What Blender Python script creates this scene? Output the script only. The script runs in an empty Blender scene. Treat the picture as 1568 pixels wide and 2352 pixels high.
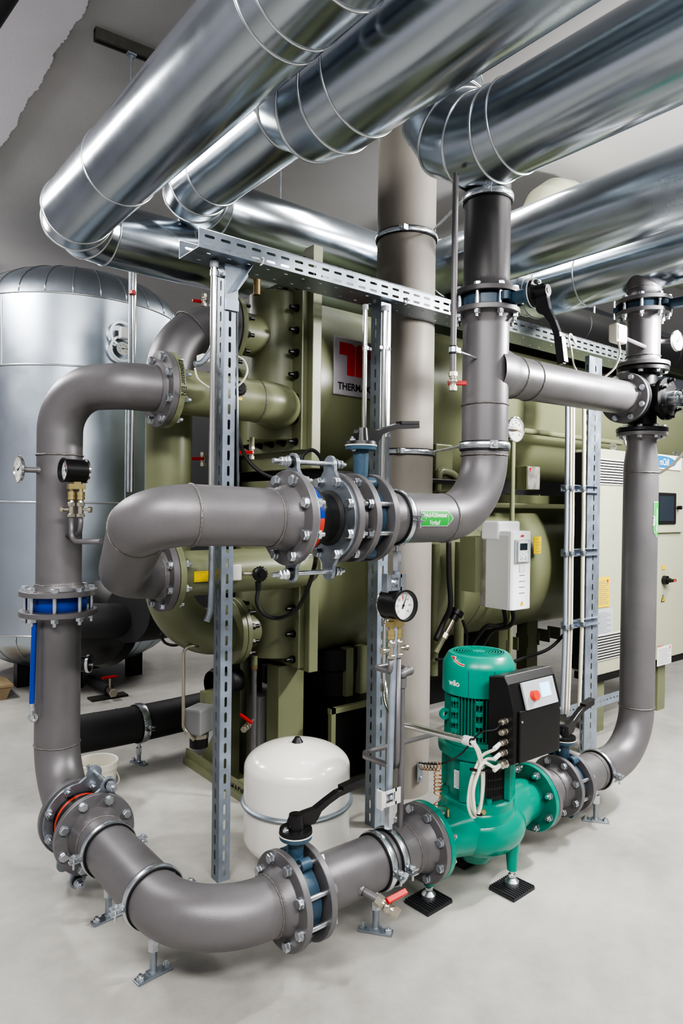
import bpy, bmesh, math, random
from math import pi, sin, cos, radians, sqrt, atan2, hypot
from mathutils import Vector as V, Matrix as M4
random.seed(7)
scene = bpy.context.scene
COL = scene.collection
# ------------------------------------------------------------------ camera geometry (real lens, level, on tripod height)
FPX, CH = 1575.0, 1.6
_ya, _pi, _ro = radians(51.35), radians(-0.4), radians(0.71)
_F = V((cos(_ya)*cos(_pi), sin(_ya)*cos(_pi), sin(_pi)))
_R0 = V((sin(_ya), -cos(_ya), 0)); _U0 = _R0.cross(_F)
_R = _R0*cos(_ro) + _U0*sin(_ro); _U = _R.cross(_F)
def ray(px, py): return _F + _R*((px-784)/FPX) - _U*((py-1176)/FPX)
def D(px, py, t): return V((0, 0, CH)) + ray(px, py)*t
def PZ(px, py, z): return D(px, py, (z-CH)/ray(px, py).z)
def PY(px, py, y): return D(px, py, y/ray(px, py).y)
def PX(px, py, x): return D(px, py, x/ray(px, py).x)
cam_d = bpy.data.cameras.new('camera'); cam = bpy.data.objects.new('camera', cam_d); COL.objects.link(cam)
cam_d.sensor_fit = 'VERTICAL'; cam_d.sensor_height = 36.0; cam_d.sensor_width = 24.0
cam_d.lens = FPX/2352*36.0; cam_d.clip_start = 0.05
mw = M4.Identity(4)
for i in range(3):
    mw[i][0] = _R[i]; mw[i][1] = _U[i]; mw[i][2] = -_F[i]
mw[2][3] = CH
cam.matrix_world = mw
scene.camera = cam
# ------------------------------------------------------------------ materials
MAT = {}
def lin(c): return tuple(((x/255)/12.92 if x/255 <= .04045 else ((x/255+.055)/1.055)**2.4) for x in c)
def mat(name, rgb, rough=.5, metal=0., noise=0., nscale=8., bump=0., bscale=60., rvar=0., srgb=True, emit=0., spec=.5, coat=0., stretch=None, alpha=None, trans=0.):
    m = bpy.data.materials.new(name); m.use_nodes = True
    nt = m.node_tree; b = nt.nodes['Principled BSDF']
    c = lin(rgb) if srgb else rgb
    b.inputs['Base Color'].default_value = (*c, 1)
    b.inputs['Roughness'].default_value = rough; b.inputs['Metallic'].default_value = metal
    b.inputs['Specular IOR Level'].default_value = spec
    b.inputs['Coat Weight'].default_value = coat
    if trans: b.inputs['Transmission Weight'].default_value = trans
    if emit:
        b.inputs['Emission Color'].default_value = (*c, 1); b.inputs['Emission Strength'].default_value = emit
    if noise or bump or rvar:
        tc = nt.nodes.new('ShaderNodeTexCoord'); mp = nt.nodes.new('ShaderNodeMapping')
        nt.links.new(tc.outputs['Object'], mp.inputs[0])
        if stretch: mp.inputs['Scale'].default_value = stretch
        n = nt.nodes.new('ShaderNodeTexNoise'); n.inputs['Scale'].default_value = nscale; n.inputs['Detail'].default_value = 6
        n.inputs['Roughness'].default_value = .6
        nt.links.new(mp.outputs[0], n.inputs['Vector'])
        if noise:
            cr = nt.nodes.new('ShaderNodeMapRange'); cr.inputs['From Min'].default_value = .3; cr.inputs['From Max'].default_value = .7
            cr.inputs['To Min'].default_value = 1-noise; cr.inputs['To Max'].default_value = 1+noise
            nt.links.new(n.outputs['Fac'], cr.inputs['Value'])
            mx = nt.nodes.new('ShaderNodeVectorMath'); mx.operation = 'SCALE'; mx.inputs[0].default_value = c
            nt.links.new(cr.outputs[0], mx.inputs['Scale']); nt.links.new(mx.outputs[0], b.inputs['Base Color'])
        if rvar:
            r2 = nt.nodes.new('ShaderNodeMapRange'); r2.inputs['From Min'].default_value = .3; r2.inputs['From Max'].default_value = .7
            r2.inputs['To Min'].default_value = rough-rvar; r2.inputs['To Max'].default_value = rough+rvar
            nt.links.new(n.outputs['Fac'], r2.inputs['Value']); nt.links.new(r2.outputs[0], b.inputs['Roughness'])
        if bump:
            n2 = nt.nodes.new('ShaderNodeTexNoise'); n2.inputs['Scale'].default_value = bscale; n2.inputs['Detail'].default_value = 3
            nt.links.new(mp.outputs[0], n2.inputs['Vector'])
            bp = nt.nodes.new('ShaderNodeBump'); bp.inputs['Strength'].default_value = bump; bp.inputs['Distance'].default_value = .004
            nt.links.new(n2.outputs['Fac'], bp.inputs['Height']); nt.links.new(bp.outputs[0], b.inputs['Normal'])
    MAT[name] = m
    return m
mat('galv_duct', (186, 194, 202), .22, 1., noise=.05, nscale=2.5, rvar=.06, bump=.05, bscale=5)
mat('galv_band', (205, 208, 210), .28, 1.)
mat('galv_tank', (186, 196, 206), .36, 1., noise=.04, nscale=3, rvar=.05, bump=.04, bscale=3)
mat('steel', (112, 110, 112), .42, .35, noise=.07, nscale=5, bump=.12, bscale=350, rvar=.06)
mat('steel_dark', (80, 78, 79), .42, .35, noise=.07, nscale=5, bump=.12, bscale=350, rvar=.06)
mat('weld', (120, 116, 113), .45, .5, noise=.2, nscale=60, bump=.8, bscale=150)
mat('zinc', (200, 205, 210), .3, .95, noise=.12, nscale=25, rvar=.08)
mat('zinc_dull', (158, 166, 174), .42, .9, noise=.12, nscale=14, rvar=.08)
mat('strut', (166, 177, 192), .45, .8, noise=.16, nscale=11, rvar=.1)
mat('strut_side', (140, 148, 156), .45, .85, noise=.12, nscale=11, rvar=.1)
mat('chrome', (225, 225, 220), .14, 1.)
mat('olive', (118, 122, 95), .36, .0, noise=.05, nscale=3, spec=.5, bump=.04, bscale=20)
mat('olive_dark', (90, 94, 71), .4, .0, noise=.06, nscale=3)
mat('cabinet', (172, 174, 152), .42, 0, noise=.02, nscale=3)
mat('cream', (226, 226, 196), .45)
mat('teal', (0, 132, 113), .24, 0, noise=.05, nscale=9, spec=.5, bump=.08, bscale=40)
mat('teal_hood', (2, 142, 122), .3, 0)
mat('valve_blue', (58, 82, 100), .38, 0, noise=.1, nscale=20, bump=.25, bscale=90)
mat('lever_black', (26, 25, 27), .28, 0, noise=.1, nscale=20)
mat('black', (22, 22, 23), .42, 0)
mat('black_matt', (30, 30, 32), .6, 0, noise=.15, nscale=8)
mat('black_valve', (30, 30, 32), .38, .1, noise=.15, nscale=14)
mat('rubber', (26, 26, 27), .55, 0)
mat('rubber_mat', (52, 53, 56), .6, 0)
mat('foam', (47, 46, 49), .62, 0, noise=.15, nscale=5)
mat('white_enamel', (232, 230, 224), .2, 0, coat=.3)
mat('white_plastic', (228, 230, 232), .35, 0)
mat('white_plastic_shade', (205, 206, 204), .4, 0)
mat('off_white', (224, 220, 208), .5, 0)
mat('cable_white', (214, 210, 196), .5, 0)
mat('cable_grey', (150, 158, 172), .5, 0)
mat('blue_paint', (20, 62, 160), .3, 0)
mat('red', (196, 30, 28), .35, 0)
mat('red_band', (208, 66, 48), .5, 0)
mat('red_knob', (220, 70, 50), .35, 0)
mat('brass', (196, 180, 132), .32, .9)
mat('brass_dull', (142, 124, 92), .45, .8, noise=.2, nscale=30)
mat('nickel', (190, 184, 170), .28, .9)
mat('copper', (186, 146, 112), .4, 1.)
mat('glass', (240, 245, 248), .03, 0, trans=.95)
mat('screen', (170, 215, 245), .3, 0, emit=.8)
mat('panel_grey', (178, 184, 190), .4, 0)
mat('yellow', (224, 192, 22), .45, 0)
mat('green', (28, 160, 62), .4, 0)
mat('label_white', (232, 234, 232), .4, 0)
mat('ink', (28, 28, 28), .5, 0)
mat('ink_grey', (130, 132, 134), .5, 0)
mat('white_ink', (240, 240, 240), .5, 0)
mat('thermax_red', (200, 24, 26), .35, 0)
mat('plate_alu', (190, 186, 194), .35, .5)
mat('stainless', (190, 188, 182), .5, .95, noise=.2, nscale=18, rvar=.1)
mat('blue_sign', (24, 120, 178), .4, 0)
mat('dark_glass', (44, 52, 60), .12, 0)
mat('grey_box', (130, 131, 132), .45, 0)
mat('rail_black', (62, 62, 58), .6, .3, noise=.2, nscale=20)
mat('void_shade', (12, 12, 12), .8, 0)
mat('teal_ink', (120, 190, 180), .4, 0)
mat('wood', (150, 132, 104), .7, 0, noise=.2, nscale=12)
mat('ceiling', (184, 184, 186), .8, 0, noise=.05, nscale=1.2, bump=.2, bscale=90)
mat('wall', (215, 214, 222), .8, 0, noise=.03, nscale=1.5, bump=.15, bscale=60)
mat('concrete_column', (147, 142, 135), .55, 0, noise=.09, nscale=3.5, bump=.25, bscale=25, rvar=.1, stretch=(1, 1, .4))
mat('lamp', (255, 252, 245), .5, 0, emit=6)
def floor_mat():
    m = bpy.data.materials.new('floor_concrete'); m.use_nodes = True; nt = m.node_tree; b = nt.nodes['Principled BSDF']
    tc = nt.nodes.new('ShaderNodeTexCoord')
    def noise(s, d, r=.6):
        n = nt.nodes.new('ShaderNodeTexNoise'); n.inputs['Scale'].default_value = s; n.inputs['Detail'].default_value = d; n.inputs['Roughness'].default_value = r
        nt.links.new(tc.outputs['Object'], n.inputs['Vector']); return n
    n1 = noise(.9, 6); n2 = noise(7, 8, .7); n3 = noise(160, 2)
    cr = nt.nodes.new('ShaderNodeValToRGB'); cr.color_ramp.elements[0].position = .3; cr.color_ramp.elements[1].position = .72
    cr.color_ramp.elements[0].color = (*lin((144, 142, 138)), 1); cr.color_ramp.elements[1].color = (*lin((200, 198, 192)), 1)
    ad = nt.nodes.new('ShaderNodeMath'); ad.operation = 'MULTIPLY_ADD'; ad.inputs[1].default_value = .35; 
    nt.links.new(n2.outputs['Fac'], ad.inputs[0])
    sc = nt.nodes.new('ShaderNodeMath'); sc.operation = 'MULTIPLY'; sc.inputs[1].default_value = .65
    nt.links.new(n1.outputs['Fac'], sc.inputs[0]); nt.links.new(sc.outputs[0], ad.inputs[2])
    nt.links.new(ad.outputs[0], cr.inputs[0])
    sp = nt.nodes.new('ShaderNodeValToRGB'); sp.color_ramp.elements[0].position = .27; sp.color_ramp.elements[1].position = .34
    sp.color_ramp.elements[0].color = (.72, .7, .68, 1); sp.color_ramp.elements[1].color = (1, 1, 1, 1)
    nt.links.new(n3.outputs['Fac'], sp.inputs[0])
    mx = nt.nodes.new('ShaderNodeMix'); mx.data_type = 'RGBA'; mx.blend_type = 'MULTIPLY'; mx.inputs[0].default_value = .6
    nt.links.new(cr.outputs[0], mx.inputs[6]); nt.links.new(sp.outputs[0], mx.inputs[7]); nt.links.new(mx.outputs[2], b.inputs['Base Color'])
    rr = nt.nodes.new('ShaderNodeMapRange'); rr.inputs['To Min'].default_value = .36; rr.inputs['To Max'].default_value = .52
    nt.links.new(n2.outputs['Fac'], rr.inputs['Value']); nt.links.new(rr.outputs[0], b.inputs['Roughness'])
    MAT['floor'] = m
floor_mat()
# ------------------------------------------------------------------ object helpers
W = {}
def _fix(o, parent, mw):
    W[o.name] = mw
    if parent is not None:
        o.parent = parent; o.matrix_basis = W[parent.name].inverted() @ mw
    else: o.matrix_basis = mw
def tag(o, label=None, cat=None, group=None, kind=None):
    if label: o['label'] = label
    if cat: o['category'] = cat
    if group: o['group'] = group
    if kind: o['kind'] = kind
    return o
def thing(name, label, cat, loc, group=None):
    o = bpy.data.objects.new(name, None); COL.objects.link(o); o.empty_display_size = .05
    _fix(o, None, M4.Translation(V(loc))); return tag(o, label, cat, group)
def axes(z, up=(0, 0, 1)):
    z = V(z).normalized(); u = V(up)
    if abs(z.dot(u.normalized())) > .99: u = V((0, 1, 0)) if abs(z.y) < .9 else V((1, 0, 0))
    x = u.cross(z).normalized(); y = z.cross(x)
    m = M4.Identity(4)
    for i in range(3): m[i][0] = x[i]; m[i][1] = y[i]; m[i][2] = z[i]
    return m
def fr(o, z=(0, 0, 1), up=(0, 0, 1)): return M4.Translation(V(o)) @ axes(z, up)
class MB:
    def __init__(s): s.v = []; s.f = []; s.sm = []; s.mi = []; s.T = M4.Identity(4); s.cur = 0
    def add(s, vs, fs, smooth=False, T=None):
        T = s.T if T is None else s.T @ T
        b = len(s.v); s.v += [T @ V(v) for v in vs]
        for k, f in enumerate(fs):
            s.f.append([b+i for i in f]); s.sm.append(smooth if isinstance(smooth, bool) else smooth[k]); s.mi.append(s.cur)
        return s
    def box(s, c, d, T=None, ch=0.):
        c = V(c); x, y, z = d[0]/2, d[1]/2, d[2]/2
        if not ch:
            vs = [c+V((i*x, j*y, k*z)) for i in (-1, 1) for j in (-1, 1) for k in (-1, 1)]
            return s.add(vs, [(0, 1, 3, 2), (4, 6, 7, 5), (0, 4, 5, 1), (2, 3, 7, 6), (0, 2, 6, 4), (1, 5, 7, 3)], T=T)
        bm = bmesh.new(); bmesh.ops.create_cube(bm, size=1); bmesh.ops.scale(bm, vec=(d[0], d[1], d[2]), verts=bm.verts)
        bmesh.ops.bevel(bm, geom=bm.edges[:], offset=ch, segments=2, affect='EDGES', profile=.5)
        bm.verts.ensure_lookup_table()
        vs = [c+v.co for v in bm.verts]; fs = [[v.index for v in f.verts] for f in bm.faces]; bm.free()
        return s.add(vs, fs, T=T)
    def lathe(s, prof, o=(0, 0, 0), ax=(0, 0, 1), n=48, smooth=True, closed=False, a0=0., a1=2*pi, up=(0, 0, 1)):
        T = fr(o, ax, up); full = abs(a1-a0-2*pi) < 1e-6; m = n if full else n+1
        P = []  # split sharp corners
        L = len(prof)
        segs = [(prof[i], prof[(i+1) % L]) for i in range(L if closed else L-1)]
        dirs = [V((b[0]-a[0], b[1]-a[1])).normalized() if a != b else V((0, 0)) for a, b in segs]
        vs = []; fs = []
        last = None
        for k, (a, b) in enumerate(segs):
            if k and dirs[k-1].dot(dirs[k]) > .8: ra = last
            else:
                ra = len(vs)
                for j in range(m):
                    t = a0+(a1-a0)*j/n; vs.append((a[0]*cos(t), a[0]*sin(t), a[1]))
            rb = len(vs)
            for j in range(m):
                t = a0+(a1-a0)*j/n; vs.append((b[0]*cos(t), b[0]*sin(t), b[1]))
            for j in range(m if full else n):
                j2 = (j+1) % m; fs.append((ra+j, ra+j2, rb+j2, rb+j))
            last = rb
        return s.add(vs, fs, smooth, T)
    def cyl(s, p, q, r, r2=None, n=20, caps=True):
        p, q = V(p), V(q); h = (q-p).length; r2 = r if r2 is None else r2
        pr = [(r, 0), (r2, h)]
        if caps: pr = [(1e-5, 0)]+pr+[(1e-5, h)]
        return s.lathe(pr, p, q-p, n)
    def tube(s, pts, r, n=16, caps=True, closed=False):
        pts = [V(p) for p in pts]; N = len(pts)
        rr = r if isinstance(r, (list, tuple)) else [r]*N
        t0 = (pts[1]-pts[0]).normalized(); fm = axes(t0); x = V((fm[0][0], fm[1][0], fm[2][0]))
        vs = []
        for i in range(N):
            if closed: ti = (pts[(i+1) % N]-pts[i-1]).normalized()
            elif i == 0: ti = t0
            elif i == N-1: ti = (pts[i]-pts[i-1]).normalized()
            else: ti = ((pts[i+1]-pts[i]).normalized()+(pts[i]-pts[i-1]).normalized()).normalized()
            x = (x-ti*x.dot(ti)).normalized(); y = ti.cross(x)
            k = 1.
            if 0 < i < N-1:
                dd = (pts[i+1]-pts[i]).normalized().dot(ti); k = 1.
            for j in range(n):
                a = 2*pi*j/n; vs.append(pts[i]+(x*cos(a)+y*sin(a))*rr[i])
        fs = []
        for i in range(N if closed else N-1):
            for j in range(n):
                a = i*n+j; b = i*n+(j+1) % n; c = ((i+1) % N)*n+(j+1) % n; d = ((i+1) % N)*n+j
                fs.append((a, b, c, d))
        sm = [True]*len(fs)
        if caps and not closed:
            fs += [tuple(range(n))[::-1], tuple(range((N-1)*n, N*n))]; sm += [False, False]
        return s.add(vs, fs, sm)
    def hexp(s, o, ax, r, h, n=6, rot=0.):
        T = fr(o, ax)
        c = r*.12; hh = h
        rings = [(r, 0), (r, h-c), (r-c, h)]
        vs = []
        for rad, z in rings: vs += [(rad*cos(rot+2*pi*j/n), rad*sin(rot+2*pi*j/n), z) for j in range(n)]
        fs = [tuple(range(n))[::-1], tuple(range(2*n, 3*n))]
        for k in range(2):
            for j in range(n): fs.append((k*n+j, k*n+(j+1) % n, (k+1)*n+(j+1) % n, (k+1)*n+j))
        return s.add(vs, fs, False, T)
    def prism(s, poly, h, T=None, z0=0., ch=0.):
        n = len(poly)
        if ch:
            cx = sum(p[0] for p in poly)/n; cy = sum(p[1] for p in poly)/n
            def sh(p):
                d = hypot(p[0]-cx, p[1]-cy); k = max(0, 1-ch/d) if d else 1; return (cx+(p[0]-cx)*k, cy+(p[1]-cy)*k)
            inn = [sh(p) for p in poly]
            vs = [(p[0], p[1], z0) for p in inn]+[(p[0], p[1], z0+ch) for p in poly]+[(p[0], p[1], z0+h-ch) for p in poly]+[(p[0], p[1], z0+h) for p in inn]
            k = 3
        else:
            vs = [(p[0], p[1], z0) for p in poly]+[(p[0], p[1], z0+h) for p in poly]; k = 1
        fs = [tuple(range(n))[::-1], tuple(range(k*n, (k+1)*n))]
        for q in range(k):
            for j in range(n): fs.append((q*n+j, q*n+(j+1) % n, (q+1)*n+(j+1) % n, (q+1)*n+j))
        return s.add(vs, fs, False, T)
    def sphere(s, c, r, n=24, m=14, sc=(1, 1, 1), T=None):
        vs = []; fs = []
        for i in range(m+1):
            t = pi*i/m
            for j in range(n): vs.append(V(c)+V((r*sc[0]*sin(t)*cos(2*pi*j/n), r*sc[1]*sin(t)*sin(2*pi*j/n), r*sc[2]*cos(t))))
        for i in range(m):
            for j in range(n): fs.append((i*n+j, (i+1)*n+j, (i+1)*n+(j+1) % n, i*n+(j+1) % n))
        return s.add(vs, fs, True, T)
    def text(s, body, size, T, xs=1., bend=None, off=0., align='LEFT', shear=0.):
        c = bpy.data.curves.new('t', 'FONT'); c.body = body; c.size = size; c.align_x = align; c.resolution_u = 3; c.shear = shear; c.offset = off
        o = bpy.data.objects.new('t', c); COL.objects.link(o)
        dg = bpy.context.evaluated_depsgraph_get(); me = bpy.data.meshes.new_from_object(o.evaluated_get(dg))
        vs = [V((v.co.x*xs, v.co.y, 0)) for v in me.vertices]; fs = [list(p.vertices) for p in me.polygons]
        bpy.data.objects.remove(o); bpy.data.curves.remove(c); bpy.data.meshes.remove(me)
        if bend: vs = [bend(v) for v in vs]
        return s.add(vs, fs, False, T)
    def obj(s, name, mt, parent=None, kind=None, bevel=0., solid=0., label=None, loc=None):
        lo = V([min(v[i] for v in s.v) for i in range(3)]); hi = V([max(v[i] for v in s.v) for i in range(3)])
        c = V(loc) if loc is not None else (lo+hi)/2
        me = bpy.data.meshes.new(name); me.from_pydata([v-c for v in s.v], [], s.f)
        me.polygons.foreach_set('use_smooth', s.sm); me.polygons.foreach_set('material_index', s.mi)
        for k in (mt if isinstance(mt, (list, tuple)) else [mt]): me.materials.append(MAT[k])
        me.validate(); me.update()
        o = bpy.data.objects.new(name, me); COL.objects.link(o); _fix(o, parent, M4.Translation(c))
        if bevel:
            b = o.modifiers.new('b', 'BEVEL'); b.width = bevel; b.segments = 2; b.limit_method = 'ANGLE'; b.angle_limit = radians(40)
        if solid:
            b = o.modifiers.new('s', 'SOLIDIFY'); b.thickness = solid
        if kind: o['kind'] = kind
        if label: o['label'] = label
        return o
def arc_path(pts, rads, seg=10):
    """polyline with rounded corners"""
    pts = [V(p) for p in pts]; out = [pts[0]]
    if not isinstance(rads, (list, tuple)): rads = [rads]*(len(pts)-2)
    for i in range(1, len(pts)-1):
        a = (pts[i-1]-pts[i]).normalized(); b = (pts[i+1]-pts[i]).normalized(); R = rads[i-1]
        ang = math.acos(max(-1, min(1, a.dot(b)))); t = R/math.tan(ang/2)
        s0 = pts[i]+a*t; bis = (a+b).normalized(); ctr = pts[i]+bis*(R/sin(ang/2))
        u = (s0-ctr); tot = pi-ang
        w = ((pts[i]+b*t)-ctr); nrm = u.cross(w).normalized()
        for k in range(seg+1):
            out.append(ctr+(M4.Rotation(tot*k/seg, 3, nrm) @ u))
    out.append(pts[-1]); return out
def smooth_pts(pts, n=8):
    """Catmull-Rom"""
    P = [V(p) for p in pts]; P = [P[0]*2-P[1]]+P+[P[-1]*2-P[-2]]; out = []
    for i in range(1, len(P)-2):
        for k in range(n):
            t = k/n; a, b, c, d = P[i-1], P[i], P[i+1], P[i+2]
            out.append(.5*((2*b)+(c-a)*t+(2*a-5*b+4*c-d)*t*t+(3*b-a-3*c+d)*t**3))
    out.append(P[-2]); return out
# shared small meshes
def shared(name, fn, mt):
    b = MB(); fn(b); me = bpy.data.meshes.new(name); me.from_pydata(b.v, [], b.f)
    me.polygons.foreach_set('use_smooth', b.sm)
    me.materials.append(MAT[mt]); me.update(); return me
def inst(name, me, parent, o, ax=(0, 0, 1), sc=1., up=(0, 0, 1), rot=0.):
    ob = bpy.data.objects.new(name, me); COL.objects.link(ob)
    s = sc if isinstance(sc, (tuple, list)) else (sc, sc, sc)
    _fix(ob, parent, fr(o, ax, up) @ M4.Rotation(rot, 4, 'Z') @ M4.Diagonal((*s, 1))); return ob
def _bolt(b):
    b.cyl((0, 0, 0), (0, 0, .003), .019, n=20); b.hexp((0, 0, .003), (0, 0, 1), .0172, .0135)
def _nut(b):
    b.cyl((0, 0, 0), (0, 0, .003), .018, n=20); b.hexp((0, 0, .003), (0, 0, 1), .0168, .016); b.cyl((0, 0, .018), (0, 0, .034), .0092, .0085, n=12)
BOLT = shared('hex_bolt', _bolt, 'zinc'); NUT = shared('hex_nut', _nut, 'zinc')
BOLT_BLACK = shared('hex_bolt_black', lambda b: (b.cyl((0, 0, 0), (0, 0, .006), .019, n=16), b.hexp((0, 0, .006), (0, 0, 1), .0165, .016), b.cyl((0, 0, .022), (0, 0, .046), .0105, .0095, n=12)), 'black')
NUT_S = shared('small_nut', lambda b: (b.hexp((0, 0, 0), (0, 0, 1), .0115, .01), b.cyl((0, 0, .01), (0, 0, .016), .006, n=10)), 'zinc')
S = 1.13
RP, OD, BC, ER = .095, .322, .2712, .258
def flange(parent, c, ax, r=RP, od=OD, bc=BC, th=.024, nb=8, bolts='bolt', mt='steel', neck=.055, bolt_mesh=None, name='flange', up=(0, 0, 1), label=None, bore=None, raised=True):
    """c = centre of the face the pipe comes from; plate extends along ax"""
    c = V(c); ax = V(ax).normalized(); b = MB()
    k = od/OD
    bore = bore or r*.9
    b.lathe([(bore, 0), (od/2-.002, 0), (od/2, .002), (od/2, th-.002), (od/2-.002, th), (bore, th)], c, ax, 64, closed=True, up=up)
    if neck: b.lathe([(r*1.16, 0), (r*1.13, -neck*.18), (r*1.0, -neck*.75), (r, -neck)][::-1], c, ax, 56, up=up)
    o = b.obj(name, mt, parent, label=label)
    if bolts:
        T = axes(ax, up)
        for i in range(nb):
            a = 2*pi*(i+.5)/nb
            p = c+(T @ V((cos(a), sin(a), 0)))*bc/2
            inst('bolt' if bolts == 'bolt' else 'nut', bolt_mesh or (BOLT if bolts == 'bolt' else NUT), o, p, -ax, k, rot=random.random()*1.)
    return o
def weld(parent, c, ax, r):
    n = 60; T = fr(c, ax)
    pts = [T @ V(((r+.0005)*cos(2*pi*j/n), (r+.0005)*sin(2*pi*j/n), random.uniform(-.0012, .0012))) for j in range(n)]
    b = MB(); b.tube(pts, .0038, 6, closed=True); return b.obj('weld_seam', 'weld', parent)
def pipe(name, label, cat, pts, rads=ER, r=RP, mt='steel', group=None, seg=14, n=48, part='pipe_body', caps=False):
    path = arc_path(pts, rads, seg) if len(pts) > 2 else [V(p) for p in pts]
    t = thing(name, label, cat, pts[0], group)
    b = MB(); b.tube(path, r, n, caps=caps); b.obj(part, mt, t); return t
def studs(parent, c, ax, L, bc=BC, nb=8, r=.0095, up=(0, 0, 1)):
    T = axes(ax, up); c = V(c); ax = V(ax).normalized()
    for i in range(nb):
        a = 2*pi*(i+.5)/nb; p = c+(T @ V((cos(a), sin(a), 0)))*bc/2
        b = MB(); b.cyl(p, p+ax*L, r, n=12); b.obj('stud', 'zinc', parent)
LEVER = [(-.028, 0), (-.03, .03), (-.022, .046), (.03, .05), (.075, .06), (.125, .083), (.175, .102), (.3, .118), (.303, .094), (.185, .079), (.14, .062), (.1, .034), (.085, .012), (.07, .0)]
def butterfly(label, c, ax, stem, hd, th=.062, group=None, rb=.118, mt='valve_blue', lever=True, bend=1., neckL=.2, width=.026):
    """c centre, ax pipe direction, stem direction, hd lever direction"""
    c, ax, stem, hd = V(c), V(ax).normalized(), V(stem).normalized(), V(hd).normalized()
    t = thing('butterfly_valve', label, 'valve', c, group)
    b = MB(); b.lathe([(.085, -th/2), (rb-.006, -th/2), (rb, -th/2+.006), (rb, th/2-.006), (rb-.006, th/2), (.085, th/2)], c, ax, 56, closed=True)
    side = ax.cross(stem)
    for s1 in (1, -1):
        for s2 in (1, -1):
            p = c+stem*(s1*BC/2*cos(pi/8))+side*(s2*BC/2*sin(pi/8))
            b.lathe([(.011, -th*.3), (.021, -th*.3), (.021, th*.3), (.011, th*.3)], p, ax, 20, closed=True)
            T = M4.Translation(p-stem*s1*.02-side*s2*.012) @ axes(ax, stem); b.box((0, 0, 0), (.03, .032, th*.5), T)
    b.cyl(c-stem*(rb-.01), c-stem*(rb+.038), .026, .024, n=24)
    b.obj('valve_body', mt, t)
    T = M4.Translation(c) @ axes(stem, ax)   # local z = stem, y ~ ax
    b = MB(); b.cyl(c+stem*(rb-.012), c+stem*(rb+.02), .036, .029, n=8)
    b.cyl(c+stem*(rb+.02), c+stem*(neckL-.014), .027, .03, n=8)
    b.cyl(c+stem*(neckL-.014), c+stem*neckL, .056, .058, n=32)
    b.obj('neck', mt, t)
    b = MB(); b.cyl(c+stem*neckL, c+stem*(neckL+.004), .059, n=32); b.obj('gasket_ring', 'off_white', t)
    b = MB(); b.cyl(c+stem*(neckL+.004), c+stem*(neckL+.017), .058, .056, n=32); tp = b.obj('notch_plate', 'black', t)
    inst('bolt', NUT_S, tp, c+stem*(neckL+.016)-hd*.042, stem, 1.); inst('bolt', NUT_S, tp, c+stem*(neckL-.012)-hd*.03, -hd, .9)
    if lever:
        o = c+stem*(neckL+.016); y = stem.cross(hd)
        Tm = M4.Identity(4)
        for i in range(3): Tm[i][0] = hd[i]; Tm[i][1] = stem[i]; Tm[i][2] = hd.cross(stem)[i]
        Tm = M4.Translation(o) @ Tm
        b = MB(); poly = [(p[0], p[1]*bend if p[1] > .055 else p[1]) for p in LEVER]
        b.prism(poly, width, Tm, z0=-width/2, ch=.0025)
        lv = b.obj('lever', 'lever_black', t)
        b = MB(); b.box((0, 0, 0), (.1, .012, width+.006), Tm @ M4.Translation((.245, .1095*bend+.004, 0)) @ M4.Rotation(.12*bend, 4, 'Z')); b.obj('grip', 'lever_black', lv)
        b = MB(); b.cyl(o, o+stem*.05, .03, .024, n=20); b.cyl(o+stem*.05, o+stem*.052, .012, n=14); b.obj('hub', 'lever_black', lv)
    return t
def clamp_parts(t, c, ax, r, up=(0, 0, 1), w=.026, lugs=True, screw=.06, lugdir=None):
    c, ax = V(c), V(ax).normalized()
    b = MB(); b.lathe([(r, -w/2-.006), (r+.006, -w/2-.006), (r+.006, w/2+.006), (r, w/2+.006)], c, ax, 56, closed=True); b.obj('rubber_lining', 'rubber', t)
    b = MB(); b.lathe([(r+.005, -w/2), (r+.009, -w/2), (r+.0115, -w/4), (r+.0115, w/4), (r+.009, w/2), (r+.005, w/2)], c, ax, 56, closed=True); st = b.obj('strap', 'zinc', t)
    if lugs:
        ld = V(lugdir) if lugdir else V((0, 0, 1)).cross(ax)
        for s in (1, -1):
            d = ld.normalized()*s; side = ax.cross(d).normalized()
            if side.z < 0: side = -side
            b = MB()
            for k in (1, -1):
                T = M4.Translation(c+d*(r+.03)+side*(k*.0085)) @ axes(side, ax); b.box((0, 0, 0), (.046, w, .004), T)
            b.obj('lug', 'zinc', t)
            b = MB(); p = c+d*(r+.036); b.cyl(p-side*screw*.6, p+side*.02, .0045, n=10); b.hexp(p+side*.011, side, .0095, .007); b.cyl(p-side*.016, p-side*.011, .008, n=10); b.obj('screw', 'zinc', t)
    return st
def foot_parts(t, p, ztop, ax, rr=.0125, L=.13, wd=.04):
    """rod + floor plate. p on floor; plate long direction ax"""
    p = V(p); ax = V(ax).normalized(); T = M4.Translation(p) @ axes((0, 0, 1), ax)
    b = MB(); b.box((0, 0, .004), (wd, L, .008), T, ch=.0015); b.box((0, 0, .011), (wd*.9, wd, .008), T)
    b.obj('base_plate', 'zinc_dull', t)
    b = MB(); b.cyl(p+V((0, 0, .008)), p+V((0, 0, ztop-.07)), rr, n=20); b.cyl(p+V((0, 0, .008)), p+V((0, 0, .02)), rr*1.4, rr, n=20); b.obj('rod', 'zinc_dull', t)
    b = MB(); b.hexp(p+V((0, 0, ztop-.075)), (0, 0, 1), rr*1.5, .045); b.cyl(p+V((0, 0, ztop-.035)), p+V((0, 0, ztop)), rr*.8, n=14); b.obj('coupling_nut', 'zinc', t)
    for s in (1, -1): inst('anchor_bolt', NUT_S, t, p+ax*(s*L*.37)+V((0, 0, .008)), (0, 0, 1), 1.15)
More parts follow.
